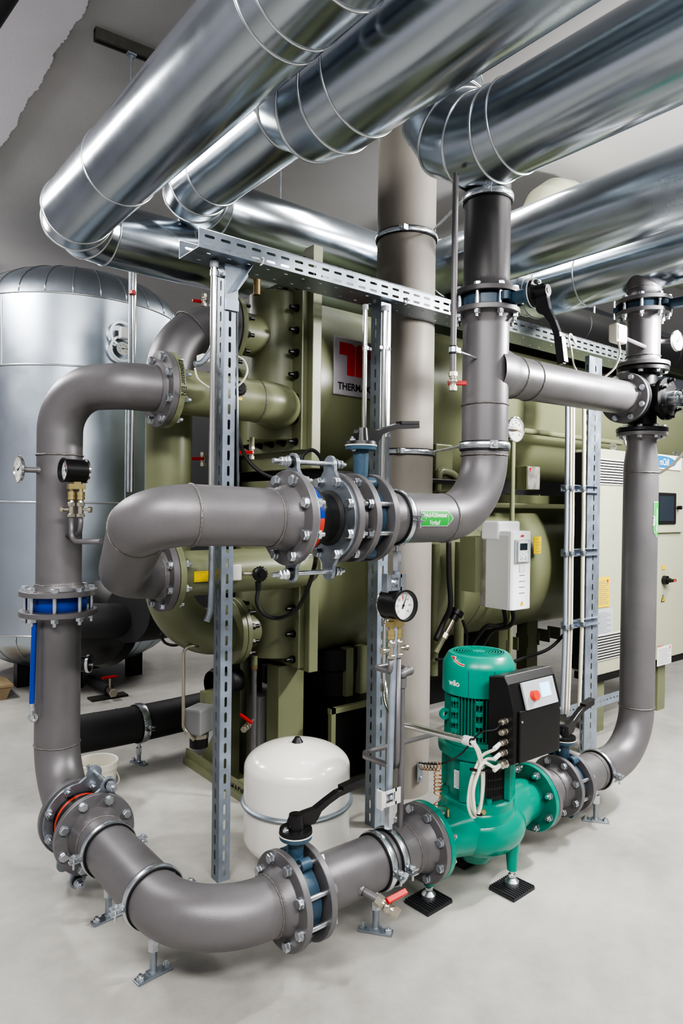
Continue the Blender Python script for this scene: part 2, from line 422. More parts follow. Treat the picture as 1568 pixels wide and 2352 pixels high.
def support(label, c, ax, r, plate_ax, group=None, **k):
    c = V(c); t = thing('pipe_support', label, 'pipe support', (c.x, c.y, 0), group)
    clamp_parts(t, c, ax, r, **k); foot_parts(t, (c.x, c.y, 0), c.z-r-.008, plate_ax); return t
def slot_plate(b, L, Wd, T, rows, pitch, sl, sw, t=.0022):
    """plate in local x (length) y (width) with slotted holes; rows=list of (y centre, phase)"""
    ys = sorted(rows); edges = [-Wd/2]+[(ys[i][0]+ys[i+1][0])/2 for i in range(len(ys)-1)]+[Wd/2]
    for k, (yc, ph) in enumerate(ys):
        y0, y1 = edges[k], edges[k+1]
        x = 0.
        start = ph
        if start > 1e-6: b.box((start/2, (y0+y1)/2, 0), (start, y1-y0, t), T); x = start
        while x+pitch <= L+1e-6:
            xc = x+pitch/2; h = sl/2-sw/2
            hole = [(xc-h, yc-sw/2), (xc+h, yc-sw/2), (xc+h+sw*.35, yc-sw*.35), (xc+h+sw/2, yc), (xc+h+sw*.35, yc+sw*.35), (xc+h, yc+sw/2), (xc-h, yc+sw/2), (xc-h-sw*.35, yc+sw*.35), (xc-h-sw/2, yc), (xc-h-sw*.35, yc-sw*.35)]
            x1 = x+pitch
            outer = [(xc-h, y0), (xc+h, y0), (x1, y0), (x1, yc), (x1, y1), (xc+h, y1), (xc-h, y1), (x, y1), (x, yc), (x, y0)]
            n = 10
            vs = [(p[0], p[1], z) for z in (-t/2, t/2) for p in hole+outer]
            fs = []
            for j in range(n):
                j2 = (j+1) % n
                fs.append((j, j2, n+j2, n+j)[::-1]); fs.append((2*n+j, 2*n+j2, 3*n+j2, 3*n+j))
                fs.append((j, j2, 2*n+j2, 2*n+j)); fs.append((n+j, n+j2, 3*n+j2, 3*n+j)[::-1])
            b.add(vs, fs, False, T); x = x1
        if L-x > 1e-4: b.box(((x+L)/2, (y0+y1)/2, 0), (L-x, y1-y0, t), T)
def xf(o, x, y):
    x, y = V(x).normalized(), V(y).normalized(); z = x.cross(y); m = M4.Identity(4)
    for i in range(3): m[i][0] = x[i]; m[i][1] = y[i]; m[i][2] = z[i]; m[i][3] = o[i]
    return m
def ball_valve(t, p, ax, hd, sc=1., col='red', name='ball_valve'):
    """small nickel ball valve as part of thing t"""
    p, ax, hd = V(p), V(ax).normalized(), V(hd).normalized(); b = MB()
    b.hexp(p, ax, .017*sc, .018*sc); b.cyl(p+ax*.018*sc, p+ax*.03*sc, .013*sc, n=16); b.sphere(p+ax*.034*sc, .016*sc, 16, 10); b.cyl(p+ax*.04*sc, p+ax*.052*sc, .012*sc, n=16); b.hexp(p+ax*.052*sc, ax, .016*sc, .018*sc)
    up = hd.cross(ax).normalized()
    if up.z < -.1: up = -up
    b.cyl(p+ax*.034*sc, p+ax*.034*sc+up*.03*sc, .006*sc, n=10)
    v = b.obj(name, 'nickel', t)
    b = MB(); q = p+ax*.034*sc+up*.032*sc
    b.box((.022*sc, 0, 0), (.07*sc, .016*sc, .01*sc), xf(q, hd, hd.cross(up)), ch=.002*sc); b.obj('handle', col, v); return v
def dial(parent, c, n, r, up=(0, 0, 1), needle=.6, ticks=True, red=False):
    T = fr(c, n, up)
    b = MB(); b.cyl(V(c)-V(n).normalized()*.002, c, r, n=40); d = b.obj('dial', 'label_white', parent)
    b = MB()
    for k in range(25):
        a = radians(-45+270*k/24); l = r*(.14 if k % 4 == 0 else .07)
        Tk = T @ M4.Rotation(a, 4, 'Z'); b.box((r*.84-l/2, 0, .0006), (l, r*.02, .0006), Tk)
    for k in range(7):
        a = radians(225-45*k); tx = str((k)*1)
        b.text(str(k*10 if k else 0), r*.22, T @ M4.Translation((cos(a)*r*.58-r*.08, sin(a)*r*.58-r*.07, .0007)))
    b.obj('scale_marks', 'ink', d)
    if red:
        b = MB(); b.box((0, r*.55, .0007), (r*.05, r*.4, .0006), T @ M4.Rotation(.08, 4, 'Z')); b.obj('red_pointer', 'red', d)
    b = MB(); Tn = T @ M4.Rotation(needle, 4, 'Z'); b.prism([(-r*.25, -r*.05), (-r*.25, r*.05), (r*.8, r*.012), (r*.8, -r*.012)], .001, Tn, z0=.002); b.cyl(T @ V((0, 0, .001)), T @ V((0, 0, .004)), r*.09, n=14)
    b.obj('needle', 'ink', d); return d
def thermometer(label, wall_pt, out, face_n, r=.05, stem=.09, needle=.3, group='round stem thermometers on the pipes'):
    wall_pt, out, face_n = V(wall_pt), V(out).normalized(), V(face_n).normalized()
    t = thing('thermometer', label, 'thermometer', wall_pt, group)
    c = wall_pt+out*stem
    b = MB(); b.cyl(wall_pt-out*.01, wall_pt+out*.014, .017, .014, n=18); b.cyl(wall_pt+out*.01, wall_pt+out*(stem*.8), .0125, n=18); b.obj('pocket', 'steel', t)
    b = MB(); b.cyl(wall_pt+out*(stem*.7), c, .01, n=14); b.obj('stem', 'brass_dull', t)
    b = MB(); b.lathe([(1e-5, -.008), (r*.9, -.008), (r, -.003), (r, .006), (r*.93, .008), (r*.9, .003)], c, face_n, 40); b.obj('case', 'chrome', t)
    dial(t, c+face_n*.003, face_n, r*.9, needle=needle); return t
def mitre_tube(b, pts, r, n=64):
    """straight cylinder pieces joined on mitre planes (sheet metal lobster-back)"""
    pts = [V(p) for p in pts]; N = len(pts); t0 = (pts[1]-pts[0]).normalized(); fm = axes(t0); x = V((fm[0][0], fm[1][0], fm[2][0])); rings = []
    prev = None
    for i in range(N-1):
        d = (pts[i+1]-pts[i]).normalized(); x = (x-d*x.dot(d)).normalized(); y = d.cross(x)
        def ring(p, nrm): 
            out = []
            for j in range(n):
                o = (x*cos(2*pi*j/n)+y*sin(2*pi*j/n))*r
                out.append(p+o-d*(o.dot(nrm)/d.dot(nrm)))
            return out
        n0 = d if i == 0 else (d+(pts[i]-pts[i-1]).normalized()).normalized()
        n1 = d if i == N-2 else (d+(pts[i+2]-pts[i+1]).normalized()).normalized()
        A, B = ring(pts[i], n0), ring(pts[i+1], n1)
        vs = A+B; fs = [(j, (j+1) % n, n+(j+1) % n, n+j) for j in range(n)]
        b.add(vs, fs, True); rings.append(A)
        last = B
    rings.append(last); return rings
def bead(parent, ring, r=.0055, name='seam_bead', mt='galv_band'):
    c = sum(ring, V((0, 0, 0)))/len(ring); b = MB(); b.tube([c+(p-c)*1.004 for p in ring], r, 8, closed=True); return b.obj(name, mt, parent)
def cone(a, b_, t): return V(a)*(1-t)+V(b_)*t
# ================================================================== ROOM
WX, CZ = 1.14, 4.15
ZC = CZ
def structure():
    b = MB(); b.add([(-3.2, -3.5, 0), (13, -3.5, 0), (13, 11, 0), (-3.2, 11, 0)], [(0, 1, 2, 3)]); o = b.obj('floor', 'floor', kind='structure', loc=(0, 0, 0))
    b = MB(); b.box((4.9, 3.75, CZ+.1), (16.2, 14.5, .2)); b.obj('ceiling', 'ceiling', kind='structure')
    b = MB(); b.box((-3.3, 3.75, CZ/2), (.2, 14.5, CZ)); b.obj('wall_left', 'wall', kind='structure')
    b = MB(); b.box((13.1, 3.75, CZ/2), (.2, 14.5, CZ)); b.obj('wall_right', 'wall', kind='structure')
    b = MB(); b.box((4.9, 11.1, CZ/2), (16.2, .2, CZ)); b.obj('wall_back', 'wall', kind='structure')
    b = MB(); b.box((4.9, -3.6, CZ/2), (16.2, .2, CZ)); b.obj('wall_front', 'wall', kind='structure')
    # painted downstand beam along the ceiling, upper left
    b = MB(); rnd = random.Random(3); n = 900; pts = []
    x1 = PZ(100, 175, CZ-.02).x
    for i in range(n+1):
        y = -3.4+14.2*i/n; pts.append((x1+rnd.uniform(-.006, .006)+.008*sin(y*9)+.005*sin(y*23), y))
    poly = [(x1-1.0, -3.4)]+pts+[(x1-1.0, 10.8)]
    b.prism(poly, .02, z0=CZ-.02); b.obj('trim_1', 'wall', kind='structure')
structure()
YP, ZP = 1.92, .268
# ================================================================== DUCTS
def duct(label, pts, r, marks, group='insulated metal clad pipes under the ceiling', mt='galv_duct'):
    t = thing('clad_duct', label, 'duct', pts[0], group)
    b = MB(); rings = mitre_tube(b, pts, r); b.obj('duct_shell', mt, t)
    for i in marks: bead(t, rings[i])
    return t, rings
def elbow_pts(a, c, e, R, k):
    """replace the corner c by k mitred joints"""
    return arc_path([a, c, e], R, k)
def run(label, a, c, e, R, k, r, extra=(), bands=True, head=None, tail=None):
    pts = arc_path([a, c, e], R, k)
    # shift to lobster: keep arc points as mitre joints
    t, rings = duct(label, pts, r, list(range(1, len(pts)-1)))
    for p, d in extra:
        T = fr(p, d); ring = [T @ V((r*cos(2*pi*j/64), r*sin(2*pi*j/64), 0)) for j in range(64)]; bead(t, ring, .0045)
    return t
zc = 3.1
x1 = 1.125; yr = 3.80
def multi(label, pts, rads, k, r, extra=()):
    path = [V(pts[0])]
    for i in range(1, len(pts)-1):
        path += arc_path([pts[i-1], pts[i], pts[i+1]], rads[i-1], k[i-1])[1:-1]
    path.append(V(pts[-1]))
    t, rings = duct(label, path, r, list(range(1, len(path)-1)))
    for p, d in extra:
        T = fr(p, d); ring = [T @ V((r*cos(2*pi*j/64), r*sin(2*pi*j/64), 0)) for j in range(64)]; bead(t, ring, .0045)
    return t
multi('clad duct at far upper left bending right behind the strut frame', [(x1, 1.22, CZ-.02), (x1, 1.22, zc), (x1, yr, zc), (8.0, yr, zc)], [.23, .22], [4, 3], .172, [((x1, 3.0, zc), (0, 1, 0)), ((x1, 1.72, zc), (0, 1, 0)), ((x1, 1.64, zc), (0, 1, 0))])
x2 = 1.72; z2 = 3.35; y2 = 3.64
multi('clad duct between the far left duct and the large middle elbow, bending right', [(x2, .9, z2), (x2, y2, z2), (8.0, y2, z2)], [.22], [3], .168, [((x2, 3.25, z2), (0, 1, 0)), ((3.2, y2, z2), (1, 0, 0))])
x3 = 1.555
multi('largest clad duct overhead with a segmented elbow turning up at its left end', [(x3, -.9, zc), (x3, 2.33, zc), (x3, 2.33, CZ-.02)], [.34], [4], .185, [((x3, 1.86, zc), (0, 1, 0))])
x4 = 2.20
multi('clad duct over the valve riser with a segmented elbow at its left end', [(x4, -.9, zc), (x4, 2.10, zc), (x4, 2.10, CZ-.02)], [.33], [4], .18, [((x4, 1.69, zc), (0, 1, 0))])
x5 = 3.19
multi('smooth dark clad duct to the right of the valve riser', [(x5, -.9, zc), (x5, 3.26, zc), (8.0, 3.26, zc)], [.3], [6], .178)
x6 = 3.67
multi('lowest clad duct at the right above the white lit riser', [(x6, -.9, 2.975), (x6, 2.62, 2.975), (x6+.1, 3.2, 3.3)], [.2], [2], .165, [((x6, 2.28, 2.975), (0, 1, 0))])
t = thing('insulated_duct', 'black foam insulated pipe in the dark above the cable channel at right', 'pipe', (3.35, 2.95, 3.0), 'black insulated pipes at the back')
b = MB(); b.cyl((3.2, 2.95, 2.985), (8.0, 2.95, 2.985), .13, n=40); b.obj('insulation', 'black', t)
for k in range(5):
    q = V((3.9+k*.7, 2.95, 2.985)); b = MB(); b.lathe([(.13, -.003), (.132, 0), (.13, .003)], q, (1, 0, 0), 40); b.obj('joint_line', 'rubber', t)
if False: t = thing('insulated_duct', 'black foam insulated pipe at the back dropping behind the cable channel', 'pipe', (4.6, 3.4, 3.0), 'black insulated pipes at the back')
if False: b.tube(arc_path([(4.25, 4.6, 2.98), (4.25, 2.72, 2.98)], .1) if False else [V((4.25, 4.6, 3.0)), V((4.32, 2.66, 2.86))], .14, 36)
# white concrete beam at right and pale pipe behind ducts
t = thing('pale_pipe', 'pale matt pipe bending behind the ducts at the upper right', 'pipe', (4.6, 4.0, 3.3))
b = MB(); mitre_tube(b, arc_path([PY(1235, 580, 3.0), PY(1262, 462, 3.0), PY(1262, 462, 3.0)+V((2.2, 0, .0))], .22, 3), .19); b.obj('pipe_body', 'cabinet', t)
# ---- ceiling rails and hanger rods
def rail(label, a, c, w=.041, h=.06):
    a, c = V(a), V(c); d = (c-a); L = d.length; t = thing('mounting_rail', label, 'rail', a, 'mounting rails under the ceiling')
    T = xf((a+c)/2, d, V((0, 0, 1)).cross(d)); b = MB()
    b.box((0, 0, .03), (L, w, .004), T); b.box((0, w/2, 0), (L, .003, h), T); b.box((0, -w/2, 0), (L, .003, h), T); b.box((0, w/2-.008, -.03), (L, .014, .003), T); b.box((0, -w/2+.008, -.03), (L, .014, .003), T)
    b.obj('channel', 'rail_black', t); return t
ra = PZ(217, 78, CZ-.03); rb = PZ(440, 165, CZ-.03)
rl = rail('black ceiling rail with a hanger rod, upper left', ra, rb)
rod_p = ra.lerp(rb, .36)
t = thing('hanger_rod', 'threaded hanger rod dropping from the black ceiling rail at upper left', 'rod', rod_p, 'hanger rods')
b = MB(); b.box(rod_p-V((0, 0, .036)), (.05, .04, .008)); b.hexp(rod_p-V((0, 0, .055)), (0, 0, 1), .014, .014); b.obj('channel_nut', 'zinc_dull', t)
b = MB(); b.cyl(rod_p-V((0, 0, .04)), (rod_p.x, rod_p.y, 2.9+.35), .006, n=10); b.obj('rod', 'zinc_dull', t)
for (px, py, zz, z1, lab) in [(523, 285, 4.1, 3.5, 'hanger rod above the second duct'), (645, 440, 4.1, 3.45, 'hanger rod behind the large elbow above the dark duct')]:
    p = PZ(px, py-60, zz); b = MB(); b.cyl(p, (p.x, p.y, z1), .006, n=8); tag(b.obj('hanger_rod', 'zinc_dull'), lab, 'rod', 'hanger rods')
for i, (px, lab) in enumerate([(1370, 'first hanger rod from the left between the right hand ducts'), (1416, 'second hanger rod between the right hand ducts'), (1488, 'hanger rod nearest the right edge between the ducts')]):
    p = PY(px, 330, 3.0); b = MB(); b.cyl((p.x, p.y, 3.0), (p.x, p.y, CZ), .009, n=10); tag(b.obj('hanger_rod', 'zinc_dull'), lab, 'rod', 'hanger rods')
ra = PY(1340, 372, 3.05); rb = PY(1500, 300, 2.4)
rail('galvanised rail carrying hanger rods between the right hand ducts', ra, rb)
# ================================================================== LEFT LOOP
LX, LY = .95, 3.25
def zl(py): return PY(133, py, LY).z
zt = 2.125
zf = PY(133, 1353, LY).z      # upper flange plane
zg = PY(133, 1411, LY).z
EX, EY = PY(367, 891, 2.95).x, 2.95
# upper part: flange -> vertical -> elbow -> EIN flange
pts = arc_path([(LX, LY, zf), (LX, LY, zt), (1.15, 2.975, zt), (EX-.0, EY, zt)], [.2, .12], 14)
t = thing('steel_pipe', 'grey steel pipe rising at far left and bending to the flange marked in black pen', 'pipe', (LX, LY, zf), 'grey steel pipes')
b = MB(); n_ = len(pts); b.tube(pts, [.0985+.007*i/n_ for i in range(n_)], 48, caps=False); b.obj('pipe_body', 'steel', t)
weld(t, (LX, LY, zl(1046)), (0, 0, 1), .1); weld(t, (LX, LY, zl(1341)), (0, 0, 1), .099)
flange(t, (LX, LY, zf), (0, 0, -1), r=.0985, od=.335, bc=.28, neck=.04, up=(1, 0, 0))
flange(t, (EX-.012, EY, zt), (1, 0, 0), r=.105, od=.345, bc=.295, neck=.02, th=.03)
E1 = t
# blue wafer check valve
t = thing('check_valve', 'blue ring shaped check valve clamped between flanges on the left pipe', 'valve', (LX, LY, zg))
b = MB(); b.lathe([(.08, zg-zf+.024), (.118, zg-zf+.024), (.122, zg-zf+.03), (.122, -.03), (.118, -.024), (.08, -.024)][::-1], (LX, LY, zf), (0, 0, 1), 56, closed=True); b.obj('valve_body', 'blue_paint', t)
studs(t, (LX, LY, zf-.02), (0, 0, -1), zf-zg-.04, bc=.28, up=(1, 0, 0))
# lower part
t = pipe('steel_pipe', 'grey steel pipe below the blue check valve, bending down to the floor level joint', 'pipe', [(LX, LY, zg), (LX, LY, ZP), (.957, 2.99, ZP)], .252, .0985, group='grey steel pipes')
weld(t, (LX, LY, PY(133, 1705, LY).z), (0, 0, 1), .0985)
flange(t, (LX, LY, zg), (0, 0, 1), r=.0985, od=.335, bc=.28, neck=.03, bolts='nut', up=(1, 0, 0))
flange(t, (.957, 2.985, ZP), (0, -1, 0), r=.0985, neck=.02, bolts=None)
# blue rod with eye beside it
p0 = PY(79, 1430, 3.2); p1 = PY(73, 1615, 3.2)
t = thing('blue_pipe', 'thin blue vertical tube with an eyelet, left of the grey pipe', 'pipe', p1)
b = MB(); b.cyl(p0, p1, .0115, n=16); b.obj('tube', 'blue_paint', t)
b = MB(); b.cyl(p0, p0+V((0, 0, .02)), .0125, n=14); b.cyl(p1, p1-V((0, 0, .018)), .015, n=14); b.cyl(p1-V((0, 0, .03)), p1-V((0, 0, .055)), .008, n=10); b.lathe([(.012, -.006), (.02, -.006), (.02, .006), (.012, .006)], p1-V((-.005, 0, .065)), (0, 1, 0), 20, closed=True); b.obj('end_fitting', 'zinc', t)
# ================================================================== EXPANSION JOINTS
def backing(t, c, ax, th, ear, bolts=None, od=.3, er=.19, name='backing_flange'):
    """zinc plate ring with two ears. ear = list of ear directions"""
    c, ax = V(c), V(ax).normalized(); e = V(ear).normalized(); s = e.cross(ax)
    R = od/2; poly = []; n = 40
    a_e = .36; hw = .03
    def half(sgn):
        out = []
        for k in range(n+1):
            a = -pi/2+a_e+(pi-2*a_e)*k/n
            out.append((R*cos(a), R*sin(a)))
        return out
    right = half(1)      # from bottom to top on +x side
    top = []
    y1 = er
    for k in range(9):
        a = pi*k/8; top.append((hw*cos(a), y1+hw*sin(a)))
    blend = [(hw+.012, R+.004), (hw+.001, R+.018)]
    right_to = right+blend+top+[(-p[0], p[1]) for p in blend[::-1]]
    left = [(-p[0], p[1]) for p in right[::-1]]
    bot = [(-(hw+.012), -(R+.004)), (-(hw+.001), -(R+.018))]+[(-hw*cos(pi*k/8), -(y1+hw*sin(pi*k/8))) for k in range(9)]+[(hw+.001, -(R+.018)), (hw+.012, -(R+.004))]
    poly = right_to+left+bot
    T = xf(c, s, e)   # x=s, y=e, z = s x e
    zd = (V((T[0][2], T[1][2], T[2][2]))).dot(ax)
    b = MB(); b.prism(poly, th, T, z0=0 if zd > 0 else -th, ch=.0015)
    return b.obj(name, 'zinc_dull', t)
def joint(label, a, c, ear, colour_split=False, band=('blue_paint', 'red_band'), facing=1):
    """rubber expansion joint between plates at a and c (outer faces)"""
    a, c = V(a), V(c); ax = (c-a).normalized(); L = (c-a).length; th = .0135
    t = thing('expansion_joint', label, 'expansion joint', (a+c)/2, 'rubber expansion joints')
    p1 = backing(t, a, ax, th, ear); p2 = backing(t, c-ax*th, ax, th, ear)
    b = MB(); h = L/2
    b.lathe([(.112, th-h), (.112, th+.004-h), (.108, th+.012-h), (.113, -.03), (.110, -.015), (.096, .012), (.088, .028), (.086, h-th-.014), (.098, h-th-.004), (.098, h-th)], (a+c)/2, ax, 56); rb = b.obj('rubber_bellows', 'rubber', t)
    q = a+ax*(th+.03)
    if colour_split:
        for k, (a0, a1) in enumerate([(0, pi), (pi, 2*pi)]):
            b = MB(); b.lathe([(.113, -.013), (.1145, -.012), (.1165, .012), (.115, .013)], q, ax, 40, a0=a0, a1=a1, closed=True); b.obj('colour_band', band[k], rb)
    else:
        b = MB(); b.lathe([(.1135, -.008), (.1145, 0), (.1125, .008)], q+ax*.004, ax, 48); b.obj('colour_band', 'red_band' if band is None else band[1], rb)
    e = V(ear).normalized()
    for s in (1, -1):
        o = e*(s*.19); r = MB(); r.cyl(a+o-ax*.075, c+o+ax*.06, .0085, n=14); tr = r.obj('tie_rod', 'zinc', t)
        for q, d in ((a+o, -ax), (c+o, ax)):
            b = MB(); b.cyl(q, q+d*.014, .021, .019, n=20); b.obj('rubber_bush', 'rubber', tr)
            b = MB(); b.cyl(q+d*.014, q+d*.018, .02, n=20); b.hexp(q+d*.018, d, .017, .014); b.hexp(q+d*.034, d, .0165, .012); b.obj('nut', 'zinc', tr)
    return t
joint('rubber expansion joint with tie rods on the floor pipe at lower left', (.957, 2.96, ZP), (.96, 2.785, ZP), (.35, 0, 1))
T0 = axes((0, 1, 0))
# nuts visible inside joint one
for j_, (cx, cy, d) in enumerate([(.957, 2.9465, -1)]):
    pass
# front flange, pipe, elbow to first butterfly valve
FX = 1.29
t = pipe('steel_pipe', 'grey steel floor pipe curving round the front left corner', 'pipe', [(.96, 2.76, ZP), (.965, YP, ZP), (FX, YP, ZP)], .262, .0965, group='grey steel pipes', seg=18)
flange(t, (.96, 2.761, ZP), (0, 1, 0), r=.0965, neck=.06)
flange(t, (FX, YP, ZP), (1, 0, 0), r=.0965, neck=.045)
weld(t, (FX-.048, YP, ZP), (1, 0, 0), .0965); weld(t, (.96, 2.695, ZP), (0, 1, 0), .0965)
T_ = axes((0, 1, 0))
jn = bpy.data.objects['expansion_joint']
for i in range(8):
    a = 2*pi*(i+.5)/8; p = V((.957, 2.946, ZP))+(T_ @ V((cos(a), sin(a), 0)))*BC/2
    inst('nut', NUT, jn, p, (0, -1, 0), 1.05)
butterfly('butterfly valve with long black lever on the floor pipe in front of the white vessel', (1.352, YP, ZP), (1, 0, 0), (0, 0, 1), (1, 0, 0), th=.066, neckL=.212, bend=.86)
studs(bpy.data.objects['butterfly_valve'], (1.315, YP, ZP), (1, 0, 0), .075)
t = pipe('steel_pipe', 'straight grey steel floor pipe between the lever valve and the green pump', 'pipe', [(1.39, YP, ZP), (1.95, YP, ZP)], r=.0965, group='grey steel pipes')
flange(t, (1.414, YP, ZP), (-1, 0, 0), r=.0965, neck=.045)
flange(t, (1.951, YP, ZP), (1, 0, 0), r=.0965, neck=.05, bc=.258, od=.305)
weld(t, (1.875, YP, ZP), (1, 0, 0), .0965)
# drain stub with red ball valve
p = V((1.575, YP-.085, ZP-.02)); 
b = MB(); b.cyl(p+V((0, .02, 0)), p+V((.03, -.055, -.02)), .0145, n=18); b.lathe([(.026, -.01), (.016, .012)], p+V((0, -.0, 0)), V((.03, -.075, -.02)), 20); b.obj('drain_stub', 'steel', t)
vt = thing('ball_valve', 'ball valve with red lever handle on the floor pipe drain', 'valve', p+V((.03, -.06, -.02)), 'small ball valves with red handles')
ball_valve(vt, p+V((.028, -.052, -.018)), (.45, -.8, -.45), (1, 0, .05), 1.3)
# supports
support('pipe support on the floor under the left corner pipe, next to the expansion joint', (.96, 2.61, ZP), (0, 1, 0), .0975, (1, .12, 0), group='pipe supports bolted to the floor', lugdir=(-1, 0, 0))
support('frontmost pipe support, at the start of the front left elbow', (.965, 2.2, ZP), (0, 1, 0), .0975, (1, .1, 0), group='pipe supports bolted to the floor', lugdir=(-1, 0, 0))
support('pipe support under the red drain valve', (1.725, YP, ZP), (1, 0, 0), .0975, (.6, -.8, 0), group='pipe supports bolted to the floor', lugdir=(0, -1, 0))
# vertical rod between lower and upper clamp
t = thing('threaded_rod_support', 'tall galvanised support tube standing on the floor pipe clamp up to the glycol pipe', 'support', (1.785, YP, ZP+.1))
clamp_parts(t, (1.785, YP, ZP), (1, 0, 0), .0975, lugdir=(0, -1, 0))
b = MB(); b.cyl((1.775, YP-.01, ZP+.22), (1.80, YP-.01, 1.38), .0125, n=20); b.obj('tube', 'strut', t)
b = MB(); b.hexp((1.773, YP-.01, ZP+.115), (0, 0, 1), .017, .11); b.obj('coupling_nut', 'zinc', t)
b = MB(); b.hexp((1.80, YP-.01, 1.36), (0, 0, 1), .017, .075); b.cyl((1.80, YP-.01, 1.43), (1.80, YP-.01, 1.465), .007, n=10); b.obj('coupling_nut', 'zinc', t)
for (px, py, lab) in [(910, 1338, 'upper grey mounting clip plate on the tall support tube'), (898, 1832, 'lower white mounting clip plate on the tall support tube')]:
    p = PY(px, py, YP-.04); t = thing('mounting_plate', lab, 'bracket', p, 'clip plates on the tall support tube')
    T = xf(p, (1, 0, 0), (0, 0, 1)); b = MB()
    w, h = .095, .06
    b.box((-.037, 0, 0), (.022, h, .003), T); b.box((.034, 0, 0), (.028, h, .003), T); b.box((0, .024, 0), (.055, .012, .003), T); b.box((0, -.024, 0), (.055, .012, .003), T)
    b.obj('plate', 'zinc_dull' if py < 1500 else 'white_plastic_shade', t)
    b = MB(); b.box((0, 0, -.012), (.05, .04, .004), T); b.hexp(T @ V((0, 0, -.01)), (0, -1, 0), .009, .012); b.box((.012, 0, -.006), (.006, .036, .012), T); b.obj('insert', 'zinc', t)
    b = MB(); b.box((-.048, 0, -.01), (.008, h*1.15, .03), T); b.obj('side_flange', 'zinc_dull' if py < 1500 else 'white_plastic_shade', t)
# ================================================================== LOWER RIGHT LINE
RX = 3.63
t = pipe('steel_pipe', 'short grey steel spool between the pump outlet and the right lever valve', 'pipe', [(2.7, YP, ZP), (2.88, YP, ZP)], r=.09, group='grey steel pipes')
flange(t, (2.715, YP, ZP), (-1, 0, 0), r=.09, neck=.05, bolts=None, od=.3, bc=.25)
flange(t, (2.88, YP, ZP), (1, 0, 0), r=.09, neck=.045, od=.285, bc=.238)
weld(t, (2.83, YP, ZP), (1, 0, 0), .09)
bv = butterfly('butterfly valve with black lever right of the green pump', (2.939, YP, ZP), (1, 0, 0), (0, 0, 1), (.98, .1, 0), th=.066, rb=.108, neckL=.215, bend=1.05)
studs(bv, (2.904, YP, ZP), (1, 0, 0), .07, bc=.238)
t = thing('steel_pipe', 'tall grey steel riser at the right, bending into the floor line', 'pipe', (3.0, YP, ZP), 'grey steel pipes')
zr = PY(1475, 1003, YP).z; zw = PY(1470, 1086, YP).z
path = arc_path([(2.975, YP, ZP), (RX, YP, ZP), (RX+.01, YP, zw)], .262, 16)
b = MB(); b.tube(path, .0905, 48, caps=False)
b.lathe([(.0905, 0), (.0905, .02), (.088, .06), (.08, .12), (.076, .15), (.076, zr-zw)], (RX+.01, YP, zw), (0, 0, 1), 48); b.obj('pipe_body', 'steel', t)
weld(t, (RX+.01, YP, zw), (0, 0, 1), .0905); weld(t, (RX, YP, .53), (0, 0, 1), .0905)
flange(t, (2.974+.026, YP, ZP), (-1, 0, 0), r=.09, neck=.045, od=.285, bc=.238, bolts='nut')
flange(t, (RX+.01, YP, zr), (0, 0, 1), r=.076, neck=.03, od=.262, bc=.215, th=.02)
weld(t, (3.22-.03, YP, ZP), (1, 0, 0), .0905)
support('pipe support right of the green pump, under the base of the tall riser', (3.235, YP, ZP), (1, 0, 0), .0915, (.6, -.8, 0), group='pipe supports bolted to the floor', lugdir=(0, -1, 0))
# flow label on the riser
def cyl_label(t, c, ax, r, up0, ang0, ang1, l0, l1, arrow, lines, flip=1):
    """green arrow label wrapped on cylinder: coordinate u along axis, v around"""
    c = V(c); ax = V(ax).normalized(); T = fr(c, ax, up0)
    def wrap(u, v, rr): a = v/r; return T @ V((rr*cos(a+ang0), rr*sin(a+ang0), u))
    def strip(poly_fn, mt, name, off, par):
        b = MB(); us = []; N = 12; Mv = 10
        u0, u1, vmax = poly_fn
        vs = []; fs = []
        for i in range(N+1):
            u = u0+(u1-u0)*i/N
            for j in range(Mv+1):
                hv = vmax(u); v = -hv+2*hv*j/Mv; vs.append(wrap(u, v, r+off))
        for i in range(N):
            for j in range(Mv): fs.append((i*(Mv+1)+j, (i+1)*(Mv+1)+j, (i+1)*(Mv+1)+j+1, i*(Mv+1)+j+1))
        b.add(vs, fs, True); return b.obj(name, mt, par)
    hv = ang1; L = l1-l0
    sg = 1 if arrow > 0 else -1
    root = strip((l0, l1, lambda u: hv), 'label_white', 'flow_label', .0012, t)
    e0 = l1 if sg > 0 else l0
    strip((e0, e0+sg*hv*.95, lambda u: max(1e-4, hv*(1-abs(u-e0)/(hv*.95)))), 'label_white', 'arrow_head', .0012, root)
    m = hv*.09
    strip((l0+m if sg > 0 else l0+m*.6, l1-m*.6 if sg > 0 else l1-m, lambda u: hv-m), 'green', 'green_field', .0018, root)
    e1 = e0+sg*m*.4
    strip((e1, e1+sg*(hv*.95-m*2), lambda u: max(1e-4, (hv-m*1.6)*(1-abs(u-e1)/(hv*.95-m*2)))), 'green', 'green_arrow', .0018, root)
    b = MB()
    for (txt, u, v, size, xs) in lines:
        b.text(txt, size, M4.Identity(4), xs=xs, bend=lambda q: wrap(u+q.x*flip, v+q.y*flip, r+.0026), off=size*.02)
    b.obj('lettering', 'white_ink', root); return root
# ================================================================== TALL RISER WITH VALVES (centre right)
VX = 2.315
zA = PY(1115, 673, YP).z; zB = PY(1115, 727, YP).z
GZ = 1.562
def zv(py): return PY(1115, py, YP).z
